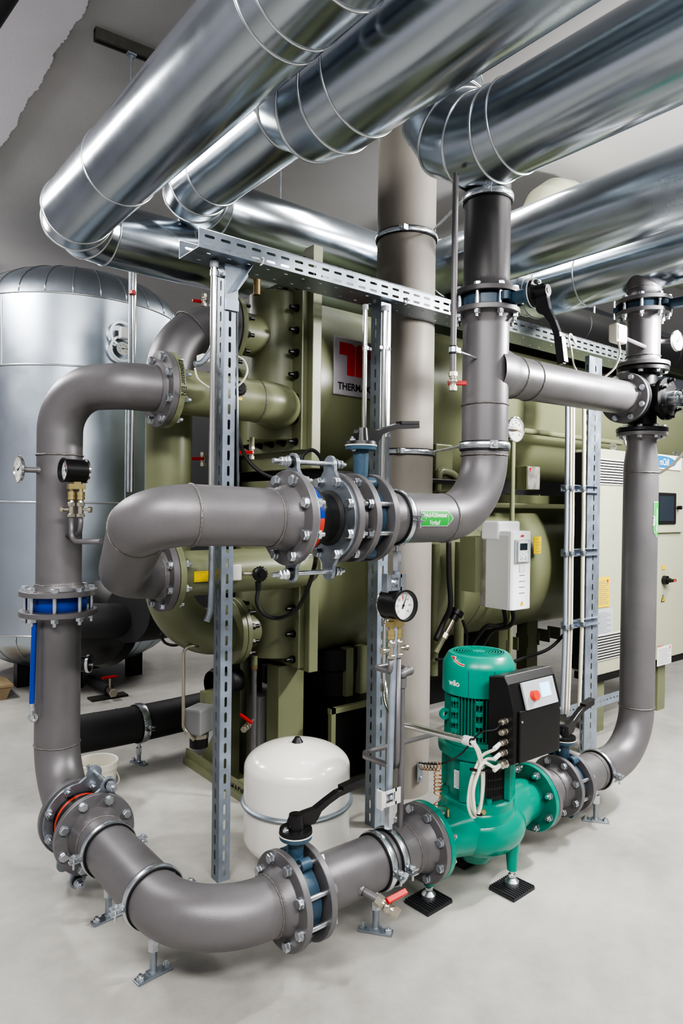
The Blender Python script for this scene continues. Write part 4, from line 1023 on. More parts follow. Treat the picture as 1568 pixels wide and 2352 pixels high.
# slanted display panel
pa = V((0, by0-.006, bz1-.135)); pb = V((0, by0+.026, bz1-.03)); ud = (pb-pa).normalized(); ctr = V(((bx0+bx1)/2+.015, 0, 0))+(pa+pb)/2
T = xf(ctr, (1, 0, 0), ud); b = MB(); b.box((0, 0, .004), (.205, .105, .01), T, ch=.002); dp = b.obj('display_panel', 'panel_grey', cb)
b = MB(); b.box((.034, .008, .0105), (.062, .054, .002), T); b.obj('screen', 'screen', dp)
b = MB(); b.cyl(T @ V((-.048, -.004, .008)), T @ V((-.048, -.004, .028)), .021, .019, n=24); b.obj('knob', 'red_knob', dp)
b = MB(); b.text('wilo', .013, T @ M4.Translation((.088, .012, .0098)) @ M4.Rotation(pi/2, 4, 'Z')); b.obj('lettering', 'teal_ink', dp)
for (x, z) in [(bx0+.035, bz1-.17), (bx1-.02, bz1-.16), (bx0+.035, bz0+.01), (bx1-.02, bz0+.02)]:
    b = MB(); b.cyl((x, by0-.013, z), (x, by0-.009, z), .005, n=10); b.obj('cover_screw', 'zinc', cb)
# glands + cables
gl = []
for k, z in enumerate([.775, .735, .695, .655, .612]):
    c = V((bx0, by0+.035, z+.01)); r = .0115 if k < 4 else .016; b = MB(); b.hexp(c, (-1, 0, 0), r*1.1, .008); b.cyl(c-V((.008, 0, 0)), c-V((.022, 0, 0)), r, n=16); b.hexp(c-V((.022, 0, 0)), (-1, 0, 0), r*1.05, .01); b.cyl(c-V((.032, 0, 0)), c-V((.038, 0, 0)), r*.8, n=12); b.obj('cable_gland', 'nickel', cb); gl.append(c-V((.036, 0, 0)))
YC = 1.70
def pc(px, py, y=YC): return PY(px, py, y)
tube_end = PY(1078, 1700, 1.74)
def cable(label, pts, r, mt, grp='white cables looped in front of the pump'):
    b = MB(); b.tube(smooth_pts(pts, 8), r, 10); return tag(b.obj('cable', mt), label, 'cable', grp)
cable('white cable from the middle gland of the black control box, looping down', [gl[2], gl[2]-V((.03, 0, .015)), pc(1108, 1735), pc(1092, 1765), pc(1080, 1800), pc(1075, 1850), pc(1088, 1877), pc(1105, 1840), pc(1110, 1780), pc(1102, 1730), pc(1085, 1700, 1.72)], .0062, 'cable_white')
cable('white cable from the fourth gland of the black control box', [gl[3], gl[3]-V((.03, 0, .012)), pc(1115, 1745, 1.69), pc(1098, 1772, 1.69), pc(1083, 1815, 1.69), pc(1083, 1850, 1.69), pc(1094, 1872, 1.69), pc(1104, 1850, 1.69), pc(1107, 1785, 1.69), pc(1097, 1730, 1.69), pc(1082, 1703, 1.7)], .0062, 'cable_white')
cable('white cable from the lowest large gland of the black control box', [gl[4], gl[4]-V((.035, 0, .0)), pc(1110, 1752, 1.68), pc(1096, 1780, 1.68), pc(1086, 1820, 1.68), pc(1090, 1868, 1.68)], .0068, 'cable_white')
for k in (2, 3, 4):
    g = gl[k]; b = MB(); b.cyl(g-V((.004, 0, .001)), g-V((.036, 0, .012)), .0085, n=10); tag(b.obj('cable_marker', 'label_white'), ['', '', 'white marker sleeve on the upper white pump cable', 'white marker sleeve on the middle white pump cable', 'white marker sleeve on the lowest white pump cable'][k], 'cable marker', 'marker sleeves on the pump cables')
for (px, py, lab) in [(1087, 1768, 'black cable tie round the left bundle of white cables'), (1108, 1768, 'black cable tie round the right bundle of white cables'), (1099, 1870, 'black cable tie at the bottom of the cable loop')]:
    p = pc(px, py, 1.685); b = MB(); b.lathe([(.013, -.003), (.0145, -.003), (.0145, .003), (.013, .003)], p, (.2, 0, 1), 20, closed=True); tag(b.obj('cable_tie', 'black'), lab, 'cable tie', 'black cable ties')
cable('thin black cable from the top gland running left to the copper coil', [gl[0], gl[0]-V((.03, 0, .02)), pc(1100, 1685), pc(1060, 1730, 1.75), pc(1020, 1752, 1.8), pc(985, 1755, 1.9), pc(962, 1752, 2.3)], .0035, 'black', 'thin dark lines at the pump')
# chrome conduit with white end cap
t = thing('conduit', 'shiny bent metal conduit with white end sleeve feeding the pump cables', 'conduit', tube_end)
b = MB(); b.tube(smooth_pts([PY(886, 1420, 2.50), PY(884, 1560, 2.48), PY(890, 1620, 2.4), PY(915, 1658, 2.25), PY(960, 1672, 2.1), PY(1020, 1688, 1.9), PY(1070, 1700, 1.75)], 10), .0155, 20); b.obj('tube', 'chrome', t)
d = (PY(1078, 1703, 1.74)-PY(1020, 1688, 1.9)).normalized(); q = PY(1068, 1700, 1.76); b = MB(); b.lathe([(.0158, 0), (.0195, 0), (.0195, .042), (.0158, .042)], q, d, 28, closed=True); b.obj('end_sleeve', 'white_plastic', t)
# copper coil
t = thing('copper_coil', 'coiled thin copper capillary tube hanging left of the pump lantern', 'tube', pc(1005, 1800, 1.8))
c0 = pc(1010, 1765, 1.76); pts = []
for i in range(120):
    a = i/120*2*pi*6; pts.append(c0+V((.014*cos(a)-.01, .014*sin(a), -.012-.085*i/120)))
st = pc(965, 1760, 2.3); c_ = c0+V((.004, 0, .006)); pre = [st.lerp(c_, k/40)+V((.0, .014*sin(k*1.0), .018*cos(k*1.0))) for k in range(40)]
b = MB(); b.tube(pre+pts+[pts[-1]+V((-.01, 0, -.02)), pts[-1]+V((-.03, .01, -.035)), V((2.06, CY-.05, ZP+.13))], .0022, 6); b.obj('tube', 'copper', t)
b = MB(); b.cyl((2.06, CY-.05, ZP+.095), (2.06, CY-.05, ZP+.125), .007, n=10); b.obj('fitting', 'brass', t)
b = MB(); b.hexp((CX-.10, CY-.115, ZP+.10), (-.5, -.8, .2), .012, .014); b.obj('vent_plug', 'brass', P)
# pump legs and feet
for (x, y, lab, px) in [(2.02, 1.93, 'left', 0), (2.37, 1.785, 'front', 1), (2.40, 2.08, 'rear', 2)]:
    b = MB(); top = ZP-.14 if px == 0 else ZP-.05
    if px == 0: b.cyl((x, y, top+.02), (x, y, .075), .02, n=20)
    else: b.cyl((x, y, ZP-.03), (x, y, .085), .034, .021, n=24)
    b.obj('leg', 'teal', P)
    f = thing('machine_foot', {'left': 'ribbed black rubber pad and levelling foot under the left flange of the pump', 'front': 'ribbed black rubber pad and levelling foot under the front leg of the pump', 'rear': 'ribbed black rubber pad partly hidden behind the pump casing'}[lab], 'machine foot', (x, y, 0), 'rubber pads under the pump')
    T = M4.Translation((x, y, 0)) @ M4.Rotation(radians(3), 4, 'Z'); b = MB(); b.box((0, 0, .006), (.15, .125, .012), T)
    for k in range(11): b.box((-.0683+k*.01365, 0, .015), (.006, .125, .008), T)
    b.obj('rubber_pad', 'rubber_mat', f)
    b = MB(); b.lathe([(.029, .018), (.029, .038), (.015, .052), (.010, .052), (.010, .09), (1e-5, .09)], (x, y, 0), (0, 0, 1), 28); b.hexp((x, y, .055), (0, 0, 1), .017, .014); b.obj('levelling_foot', 'zinc', f)
# ================================================================== WHITE EXPANSION VESSEL
vx, vy = PZ(672, 1945, 0).x+.02, PZ(672, 1945, 0).y+.0
VC = V((1.782, 2.525, 0)); r = .238
t = thing('expansion_vessel', 'white enamelled expansion vessel standing on the floor behind the lever valve', 'vessel', (VC.x, VC.y, 0))
zb0, zt0 = .03, .54
prof = [(1e-5, zt0)]+[(r*sin(pi/2*k/12), zt0-.105+.105*cos(pi/2*k/12)) for k in range(1, 13)]+[(r, zb0+.1)]+[(r*cos(pi/2*k/10), zb0+.1-.1*sin(pi/2*k/10)) for k in range(1, 10)]+[(.04, zb0)]
b = MB(); b.lathe([(p[0], p[1]) for p in prof], VC, (0, 0, 1), 80); b.obj('shell', 'white_enamel', t)
zr_ = PY(672, 1893, 2.42).z
b = MB(); b.lathe([(r-.002, -.012)]+[(r+.014*max(0, sin(pi*k/10))+.001, -.012+.024*k/10) for k in range(11)]+[(r-.002, .012)], VC+V((0, 0, .285)), (0, 0, 1), 80); b.obj('seam_ring', 'zinc_dull', t)
b = MB(); b.cyl(VC+V((0, 0, zt0-.004)), VC+V((0, 0, zt0+.022)), .028, .012, n=24); b.obj('cap', 'black', t)
b = MB(); b.cyl(VC+V((0, 0, 0)), VC+V((0, 0, .06)), .15, .15, n=40); b.obj('base_ring', 'white_enamel', t)
# ================================================================== BUCKET
bc = PZ(225, 1806, 0); bc = D(222, 1752, 3.68); bc.z = 0; t = thing('bucket', 'small white plastic bucket on the floor behind the left pipe', 'bucket', bc)
b = MB(); b.lathe([(.075, .004), (.088, .0), (.105, .19), (.112, .19), (.112, .225), (.106, .228), (.10, .225), (.084, .01), (1e-5, .01)], bc, (0, 0, 1), 40); b.obj('body', 'off_white', t)
b = MB(); pts = [bc+V((.11*cos(radians(a)), .11*sin(radians(a)), .0))+V((.02, -.035, .205-.11*sin(radians(a+130)))) for a in range(-130, 51, 12)]
pts = [bc+V((cos(radians(-125+180*k/14))*.116, sin(radians(-125+180*k/14))*.116, .205-.10*sin(pi*k/14))) for k in range(15)]; b.tube(pts, .0035, 8); b.obj('handle', 'white_plastic', t)
# ================================================================== ABSORPTION CHILLER (olive machine)
M = thing('absorption_chiller', 'large olive green absorption chiller with bolted end covers filling the centre background', 'chiller', (2.2, 3.3, 0))
PXm = 2.15
def part(name, mt, build, par=None, **k):
    b = MB(); build(b); return b.obj(name, mt, par or M, **k)
y0 = PX(698, 1000, PXm).y           # front edge of the cover plate
yT = PX(714, 1000, PXm+.03).y
def zm_(px, py, x=PXm): return PX(px, py, x).z
# tube sheets
zt1, zt0_ = zm_(705, 590), zm_(705, 1075)
part('tube_sheet', 'olive', lambda b: b.box((PXm+.05, (yT-.02+4.15)/2, (zt1-.06+zt0_)/2), (.06, 4.15-yT+.02, zt1-.06-zt0_)), bevel=.004)
zl1, zl0 = zm_(705, 1100), zm_(705, 1548)
part('tube_sheet', 'olive', lambda b: b.box((PXm+.05, (yT-.02+4.0)/2, (zl1+zl0)/2), (.06, 4.0-yT+.02, zl1-zl0)), bevel=.004)
# lifting lug
lz = zm_(700, 566)
part('lifting_lug', 'olive', lambda b: (b.prism([(yT-.02, zt1-.1), (yT+.3, zt1-.1), (yT+.16, lz-.05), (yT+.05, lz), (yT-.02, lz)], .06, xf((PXm+.02, 0, 0), (0, 1, 0), (0, 0, 1)), z0=0)))
part('lug_hole', 'void_shade', lambda b: b.cyl((PXm+.018, yT+.075, lz-.06), (PXm+.0195, yT+.075, lz-.06), .022, n=20))
# cover plates with black bolts
def cover(za, zb, ya, yb, nside, ntop):
    pl = part('cover_plate', 'olive', lambda b: b.box((PXm+.0, (ya+yb)/2, (za+zb)/2), (.04, yb-ya, zb-za)), bevel=.004)
    for i in range(nside):
        z = za+.045+(zb-za-.09)*i/(nside-1)
        inst('cover_bolt', BOLT_BLACK, pl, (PXm-.02, ya+.045, z), (-1, 0, 0), 1.1)
    for i in range(1, ntop):
        for z in (za+.045, zb-.045): inst('cover_bolt', BOLT_BLACK, pl, (PXm-.02, ya+.045+i*.12, z), (-1, 0, 0), 1.1)
    return pl
cz1, cz0 = zm_(690, 640), zm_(690, 1034)
cover(cz0, cz1, y0, y0+.75, 8, 5)
dz1, dz0 = zm_(690, 1262), zm_(690, 1535)
cover(dz0, dz1, y0, y0+.75, 5, 5)
# vertical half cylinder water boxes
hy, hr = 3.279, .173
hz1, hz0 = PY(600, 676, hy).z, PY(600, 1008, hy-.1).z
def header(z0, z1, r, name='water_box'):
    o = part(name, 'olive', lambda b: (b.lathe([(1e-5, z0), (r-.006, z0), (r, z0+.005), (r, z1-.005), (r-.006, z1), (1e-5, z1)], (PXm, hy, 0), (0, 0, 1), 64)))
    bm = MB(); n = 40
    for z in (z0+.004, z1-.004): 
        bm.tube([V((PXm+(r+.001)*cos(radians(90+180*j/n)), hy+(r+.001)*sin(radians(90+180*j/n)), z)) for j in range(n+1)], .004, 6)
    return o
header(hz0, hz1, hr)
gz1, gz0 = PY(600, 1290, hy-.1).z, PY(600, 1512, hy-.1).z
header(gz0, PY(600, 1262, hy-.1).z, hr+.02)
# nozzle of the marked flange: elbow bending back into the upper box
f = flange(M, (EX+.048, EY, zt), (-1, 0, 0), r=.105, od=.345, bc=.295, neck=.01, bolts='nut', mt='olive', th=.028)
part('nozzle_pipe', 'olive', lambda b: b.tube(arc_path([(EX+.04, EY, zt), (1.995, EY, zt), (2.08, hy+.05, zt)], .17, 16), .105, 48, caps=False))
weld(M, (1.80, EY, zt), (1, 0, 0), .104)
part('rubber_gasket', 'rubber', lambda b: b.cyl((EX+.013, EY, zt), (EX+.0195, EY, zt), .168, n=48))
# handwriting on the olive flange rim
fc = V((EX+.034, EY, zt)); Tf = axes((1, 0, 0)); a_c = atan2(0, 1)
rim = .1735
def wrim(q, s0):     # text runs down along the rim facing viewer (-Y)
    a = -(q.x+s0)/rim; return fc+V((q.y-.010, -rim*cos(a), rim*sin(a)))
b = MB(); b.text('Kühlwasser EIN', .034, M4.Identity(4), xs=.8, bend=lambda q: wrim(q, -.13), off=.0006); b.obj('handwriting', 'ink', f)
# lower nozzle
f = flange(M, (LFX+.047, LY2, LFZ), (-1, 0, 0), r=.098, od=.318, bc=.272, neck=.01, bolts='nut', mt='olive', th=.028)
part('rubber_gasket', 'rubber', lambda b: b.cyl((LFX+.012, LY2, LFZ), (LFX+.0185, LY2, LFZ), .155, n=48))
part('nozzle_pipe', 'olive', lambda b: b.tube(arc_path([(LFX+.04, LY2, LFZ), (2.05, LY2, LFZ), (2.12, hy, LFZ-.02)], .22, 16), .1, 48, caps=False))
weld(M, (1.86, LY2, LFZ), (1, 0, 0), .099)
# crossover pipe with dark steel top elbow
xz1, xz0 = PY(520, 760, hy).z, PY(520, 1450, hy).z
xf1 = PY(528, 765, hy).x
vxp = PY(387, 1050, hy).x
f = flange(M, (xf1, hy, xz1), (-1, 0, 0), r=.12, od=.40, bc=.34, neck=0, bolts=None, mt='olive', th=.03)
part('rubber_gasket', 'rubber', lambda b: b.cyl((xf1-.037, hy, xz1), (xf1-.03, hy, xz1), .2, n=56))
T = axes((1, 0, 0))
for i in range(12):
    a = 2*pi*(i+.5)/12; d = (T @ V((cos(a), sin(a), 0)))*.17; inst('bolt', BOLT_BLACK, f, V((xf1, hy, xz1))+d, (1, 0, 0), 1.1)
part('nozzle_pipe', 'olive', lambda b: b.cyl((xf1, hy, xz1), (PXm, hy, xz1), .115, n=40))
part('top_flange', 'steel', lambda b: b.lathe([(.11, 0), (.198, 0), (.2, .002), (.2, .026), (.11, .026)], (xf1-.065, hy, xz1), (1, 0, 0), 56, closed=True))
part('top_elbow', 'steel', lambda b: b.tube(arc_path([(xf1-.06, hy, xz1), (vxp, hy, xz1), (vxp, hy, 2.08)], .29, 18), .118, 48, caps=False))
weld(M, (vxp+.12, hy, xz1-.045), (1, 0, .75), .118)
part('crossover_pipe', 'olive', lambda b: b.tube(arc_path([(vxp, hy, 2.08), (vxp, hy, xz0), (xf1+.02, hy, xz0)], .3, 18), .116, 48, caps=False))
flange(M, (xf1-.0, hy, xz0), (1, 0, 0), r=.116, od=.36, bc=.3, neck=0, bolts=None, mt='olive', th=.03)
f = flange(M, (xf1+.06, hy, xz0), (-1, 0, 0), r=.116, od=.36, bc=.3, neck=0, bolts=None, mt='olive', th=.028)
for i in range(12):
    a = 2*pi*(i+.5)/12; d = (T @ V((cos(a), sin(a), 0)))*.155; inst('bolt', BOLT_BLACK, f, V((xf1+.06, hy, xz0))+d, (1, 0, 0), 1.1)
part('nozzle_pipe', 'olive', lambda b: b.cyl((xf1+.05, hy, xz0), (PXm, hy, xz0), .112, n=40))
# shells
US = (3.62, 2.33, .56); LS = (3.60, 1.17, .53)
part('upper_shell', 'olive', lambda b: b.lathe([(.0, 0), (US[2], 0), (US[2], 5.2), (0, 5.2)][1:3], (PXm+.07, US[0], US[1]), (1, 0, 0), 96))
part('lower_shell', 'olive', lambda b: (b.lathe([(LS[2], 0), (LS[2], 3.0), (LS[2]*.99, 3.08), (LS[2]*.9, 3.14), (1e-4, 3.16)], (PXm+.07, LS[0], LS[1]), (1, 0, 0), 96)))
for x in (2.9, 3.75): weld(M, (x, LS[0], LS[1]), (1, 0, 0), LS[2])
# rail flange along the lower shell
part('shell_rail', 'olive_dark', lambda b: (b.box((3.65, 3.16, 1.70), (2.9, .1, .012)), b.box((3.65, 3.11, 1.675), (2.9, .012, .06))))
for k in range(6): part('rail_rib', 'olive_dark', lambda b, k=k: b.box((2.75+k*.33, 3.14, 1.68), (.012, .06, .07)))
part('gap_shade', 'black_matt', lambda b: b.box((3.8, 3.62, 1.76), (3.1, .5, .22)))  # black box put in for the shade in the gap between the shells
# beige junction cover and curved grip
part('cover_box', 'olive', lambda b: b.box((PY(1010, 1075, 3.0).x, 3.02, PY(1010, 1075, 3.0).z), (.16, .12, .30)), bevel=.012)
gp = [PY(1004, 1130, 2.95), PY(1008, 1088, 2.95), PY(1022, 1083, 2.95), PY(1045, 1095, 2.95), PY(1058, 1135, 2.95)]
part('curved_pipe', 'olive', lambda b: b.tube(smooth_pts(gp, 8), .024, 20))
# vertical olive pipes in front of the shells
for px, r, ya, p0y, p1y in [(1178, .017, 2.95, 1010, 1540), (1056, .032, 2.98, 1245, 1490), (999, .028, 2.92, 1250, 1550)]:
    a, c = PY(px, p0y, ya), PY(px, p1y, ya); part('riser_pipe', 'olive', lambda b: b.cyl(a, (a.x, a.y, c.z), r, n=24))
a, c = PY(1195, 988, 2.95), PY(1425, 1010, 2.95); part('cross_pipe', 'olive', lambda b: b.cyl(a, (c.x, 2.95, a.z), .02, n=24))
# stainless box with small red mark
p = PY(1223, 1098, 2.86); sb = part('junction_box', 'olive', lambda b: b.box((p.x, p.y+.05, p.z), (.14, .11, .16)), bevel=.003)
part('steel_lid', 'stainless', lambda b: b.box((p.x+.0, p.y-.008, p.z), (.134, .004, .154)), sb)
part('red_mark', 'red', lambda b: (b.box((p.x-.045, p.y-.011, p.z+.062), (.02, .001, .009)), b.box((p.x-.045, p.y-.011, p.z+.052), (.009, .001, .016))), sb)
# yellow notices
def sticker(par, px, py, w, h, y, mt='yellow', lines=6, ln='ink_grey', red=None):
    c = PY(px, py, y); s = part('sticker', mt, lambda b: b.box(c, (w, .003, h)), par)
    if lines:
        b = MB()
        for k in range(lines):
            ww = w*(.8 if k % 3 else .6); b.box((c.x-(w*.8-ww)/2, y-.0022, c.z+h*.36-k*h*.74/max(1, lines-1)), (ww, .0008, h*.018))
        b.obj('print', ln, s)
    if red:
        b = MB(); q = (c.x+w*red[0], y-.0025, c.z+h*red[1]); k = w*red[2]
        b.box(q, (k, .001, k*.4)); b.box((q[0], q[1], q[2]-k*.5), (k*.4, .001, k*.8)); b.obj('red_mark', 'red', s)
    return s
sticker(M, 1234, 1252, .085, .125, 3.02, lines=5)
# THERMAX plate on the upper shell
pa, pb_ = PY(765, 770, 3.06), PY(765, 905, 3.06); plx = PY(765, 838, 3.06).x; pw = .31; zc_ = (pa.z+pb_.z)/2; ph = pa.z-pb_.z
lp = part('maker_plate', 'plate_alu', lambda b: b.box((plx+pw/2, 3.06, zc_), (pw, .014, ph)), bevel=.006)
b = MB(); T = xf((plx, 3.0525, zc_), (1, 0, 0), (0, 0, 1))
def tshape(mir):
    pts = [(.0, .0), (.0, .104), (-.02, .119), (-.108, .119), (-.108, .046), (-.054, .046), (-.054, -.072), (-.0, -.072)]
    pts = [(p[0]-.003, p[1]) for p in pts]
    return [(-x, z) for x, z in pts[::-1]] if mir else pts
k = ph/.36
for mir in (0, 1): b.prism([(pw/2+x*1.05, z*k*1.05+.02) for x, z in tshape(mir)], .001, T, z0=0)
b.obj('emblem', 'thermax_red', lp)
b = MB(); b.text('THERMAX', .062*k, T @ M4.Translation((.028, -.145*k, .0012)), xs=.93, off=.0014); b.obj('lettering', 'ink', lp)
# skid, legs and plinth
bx = 1.915
bxp = [PZ(432, 1755, 0), PZ(560, 1842, 0)]
part('skid_beam', 'olive', lambda b: (b.box((bx+.06, 3.55, .02), (.16, .72, .04)), b.box((bx+.004, 3.55, .045), (.012, .72, .09)), b.box((bx+.4, 3.22, .05), (.8, .1, .1))), label=None)
part('gusset', 'olive', lambda b: b.prism([(3.82, .04), (3.42, .04), (3.42, .46), (3.50, .46)], .012, xf((bx+.06, 0, 0), (0, 1, 0), (0, 0, 1))))
b = MB(); b.text('MADE IN INDIA'[:4], .075, xf((bx-.0035, 3.36, .012), (0, -1, 0), (0, 0, 1)), xs=.8, off=.001); b.obj('lettering', 'ink', bpy.data.objects['skid_beam'])
lx = PY(666, 1620, 3.15)
part('leg', 'olive', lambda b: b.box((lx.x, 3.2, .36), (.17, .12, .72)), bevel=.003)
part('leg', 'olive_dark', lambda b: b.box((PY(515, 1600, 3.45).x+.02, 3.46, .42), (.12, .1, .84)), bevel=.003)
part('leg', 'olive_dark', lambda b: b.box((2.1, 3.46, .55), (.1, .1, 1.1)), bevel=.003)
for px in (800, 832): 
    q = PY(px, 1580, 3.2); part('leg', 'olive', lambda b: b.box((q.x, 3.22, .5), (.055, .06, .5)))
for px, py0, py1 in [(1214, 1500, 1560), (1150, 1500, 1560)]:
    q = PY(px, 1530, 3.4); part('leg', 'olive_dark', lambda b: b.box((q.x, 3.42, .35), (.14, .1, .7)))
# pump cabinet below (black box in olive frame)
fa = PY(762, 1665, 3.0); fb = PY(846, 1640, 3.0)
part('lower_frame', 'olive', lambda b: (b.box((fa.x, 3.0, .24), (.03, .03, .48)), b.box((fb.x+.25, 3.0, .24), (.03, .03, .48)), b.box(((fa.x+fb.x)/2+.12, 3.0, .465), (fb.x-fa.x+.28, .03, .03)), b.box(((fa.x+fb.x)/2+.12, 3.0, .03), (fb.x-fa.x+.28, .03, .05))))
part('dark_box', 'black', lambda b: b.box(((fa.x+fb.x)/2+.12, 3.24, .24), (fb.x-fa.x+.2, .44, .44)))
part('sump_pump', 'black_matt', lambda b: (b.cyl((2.62, 3.35, .05), (2.62, 3.35, .62), .13, n=32), b.cyl((2.62, 3.35, .62), (2.62, 3.35, .74), .16, n=32), b.box((2.85, 3.55, .45), (.5, .3, .5))))
part('dark_panel', 'black_matt', lambda b: b.box((2.1, 4.0, 1.7), (.1, .6, 1.5)))
part('under_pipes', 'black_matt', lambda b: (b.box((3.5, 3.75, .33), (2.3, .1, .5))))
for k in range(6):
    q = PY(1180+k*24, 1488+(-6)*k, 3.3); part('support_rib', 'olive_dark', lambda b, q=q: b.box((q.x, q.y+.12, q.z), (.012, .12, .1), None))
# fittings on the machine
def fit(name, mt, a, c, r): part(name, mt, lambda b: b.cyl(a, c, r, n=18))
p = PY(584, 1518, 3.2); fit('drain_neck', 'olive', p+V((0, 0, .03)), p-V((0, 0, .02)), .018); fit('drain_union', 'brass_dull', p-V((0, 0, .02)), p-V((0, 0, .045)), .019)
q = PY(596, 1700, 3.2); fit('drain_pipe', 'steel', p-V((0, 0, .045)), (p.x, p.y, q.z-.1), .014)
s = PY(594, 1650, 3.2); s.x = p.x
fit('drain_branch', 'steel', s, s+V((-.06, -.05, -.005)), .012)
v = thing('ball_valve', 'ball valve with red handle on the drain pipe under the lower olive water box', 'valve', s+V((-.06, -.05, 0)), 'small ball valves with red handles'); ball_valve(v, s+V((-.055, -.045, -.005)), (-.8, -.6, -.05), (-.5, .6, .5), 1.15)
p = PY(578, 1022, 3.15); fit('drain_neck', 'olive', p+V((0, 0, .04)), p-V((0, 0, .01)), .015)
v = thing('ball_valve', 'ball valve with red handle below the upper olive water box', 'valve', p, 'small ball valves with red handles'); ball_valve(v, p-V((0, 0, .008)), (0, 0, -1), (-.7, .7, 0), 1.0)
p = PY(467, 1055, 3.6)
v = thing('ball_valve', 'ball valve with red handle in the dark gap behind the marked flange', 'valve', p, 'small ball valves with red handles'); ball_valve(v, p+V((0, 0, .04)), (0, 0, -1), (-.7, .7, 0), 1.15)
p = PY(458, 702, hy); v = thing('ball_valve', 'small ball valve on top of the dark steel elbow', 'valve', (vxp+.16, hy, xz1+.118), 'small ball valves with red handles'); ball_valve(v, (vxp+.19, hy, xz1+.105), (0, 0, 1), (-1, .2, 0), .95)
p = PY(590, 660, 3.1); fit('vent_union', 'brass_dull', p+V((0, 0, -.04)), p+V((0, 0, .14)), .019); fit('vent_tee', 'brass_dull', p+V((0, 0, .05)), p+V((-.06, -.02, .05)), .014)
# black round gauge cap + cable beside strut
def knobcap(lab, px, py, y, n=(-.2, -1, 0), r=.032):
    c = PY(px, py, y); n = V(n).normalized(); t = thing('pressure_sensor', lab, 'sensor', c, 'black ribbed sensor heads'); b = MB()
    b.lathe([(1e-5, -.03), (r*.8, -.03), (r*.85, -.006), (r, 0), (r, .014), (r*.75, .02), (r*.4, .02), (r*.35, .026), (1e-5, .026)], c, n, 24); b.obj('cap', 'black', t)
    b = MB(); T = fr(c, n)
    for k in range(16): a = 2*pi*k/16; b.box(T @ V((cos(a)*r, sin(a)*r, .007)), (.006, .006, .006))
    b.obj('grip_ribs', 'black', t); return t, c
t1, c1_ = knobcap('black ribbed sensor head right of the left strut, on the lower olive nozzle', 596, 1318, 2.6)
b = MB(); b.cyl(c1_+V((-.08, .01, .004)), c1_+V((-.02, .01, 0)), .009, n=14); b.obj('stem', 'nickel', t1)
b = MB(); b.cyl(c1_-V((0, -.01, .035)), c1_-V((0, -.01, .075)), .014, .012, n=14); b.obj('cable_boot', 'rubber', t1)
t2, c2_ = knobcap('black ribbed sensor head half hidden behind the left strut, on the marked nozzle', 548, 893, 2.72)
b = MB(); b.box(c2_+V((.005, -.005, -.045)), (.02, .004, .012)); b.obj('yellow_tag', 'yellow', t2)
b = MB(); b.tube(smooth_pts([c1_-V((0, -.01, .07)), PY(590, 1385, 2.6), PY(605, 1410, 2.58), PY(640, 1420, 2.52), PY(680, 1400, 2.4), PY(705, 1355, 2.3), PY(722, 1300, 2.2), PY(725, 1270, 2.35)], 8), .009, 12); tag(b.obj('cable', 'rubber'), 'thick black cable hanging in a loop below the upper expansion joint', 'cable', 'black cables')
b = MB(); b.tube(smooth_pts([PY(543, 940, 2.75), PY(547, 1000, 2.75), PY(565, 1050, 2.7), PY(600, 1085, 2.65), PY(650, 1100, 2.6), PY(685, 1070, 2.6), PY(698, 1042, 2.6), PY(718, 1034, 2.6), PY(735, 1050, 2.6), PY(742, 1075, 2.6)], 8), .009, 12); tag(b.obj('cable', 'rubber'), 'black cable swinging from behind the strut over the expansion joint', 'cable', 'black cables')
# small sensor box near lower nozzle and steel siphon tube
p = PY(546, 1314, 2.62); b = MB(); b.box(p+V((-.015, 0, 0)), (.05, .04, .07), ch=.006); tag(b.obj('sensor_box', 'white_plastic_shade'), 'small pale sensor box right beside the left strut', 'sensor')
sticker(M, 464, 1324, .075, .045, LY2-.104, lines=2)
p = PY(478, 826, 2.74); b = MB(); b.box(p, (.085, .06, .035), ch=.004); tag(b.obj('sensor_box', 'white_plastic'), 'white sensor box beside the marked flange, left of the strut', 'sensor')
b = MB(); b.tube(smooth_pts([PY(492, 740, 2.68), PY(489, 790, 2.7), PY(478, 815, 2.7), PY(462, 833, 2.7), PY(447, 836, 2.7)], 8), .0125, 14); tag(b.obj('bent_tube', 'zinc_dull'), 'short bent metal tube entering the white sensor box', 'tube')
b = MB(); b.tube(smooth_pts([PY(447, 845, 2.7), PY(455, 870, 2.7), PY(480, 890, 2.7), PY(505, 900, 2.7), PY(540, 890, 2.68), PY(560, 872, 2.66), PY(568, 850, 2.66), PY(560, 828, 2.66), PY(540, 815, 2.66)], 8), .0045, 8); tag(b.obj('sensor_cable', 'cable_white'), 'pale cable looping behind the left strut near the marked flange', 'cable', 'pale cables')
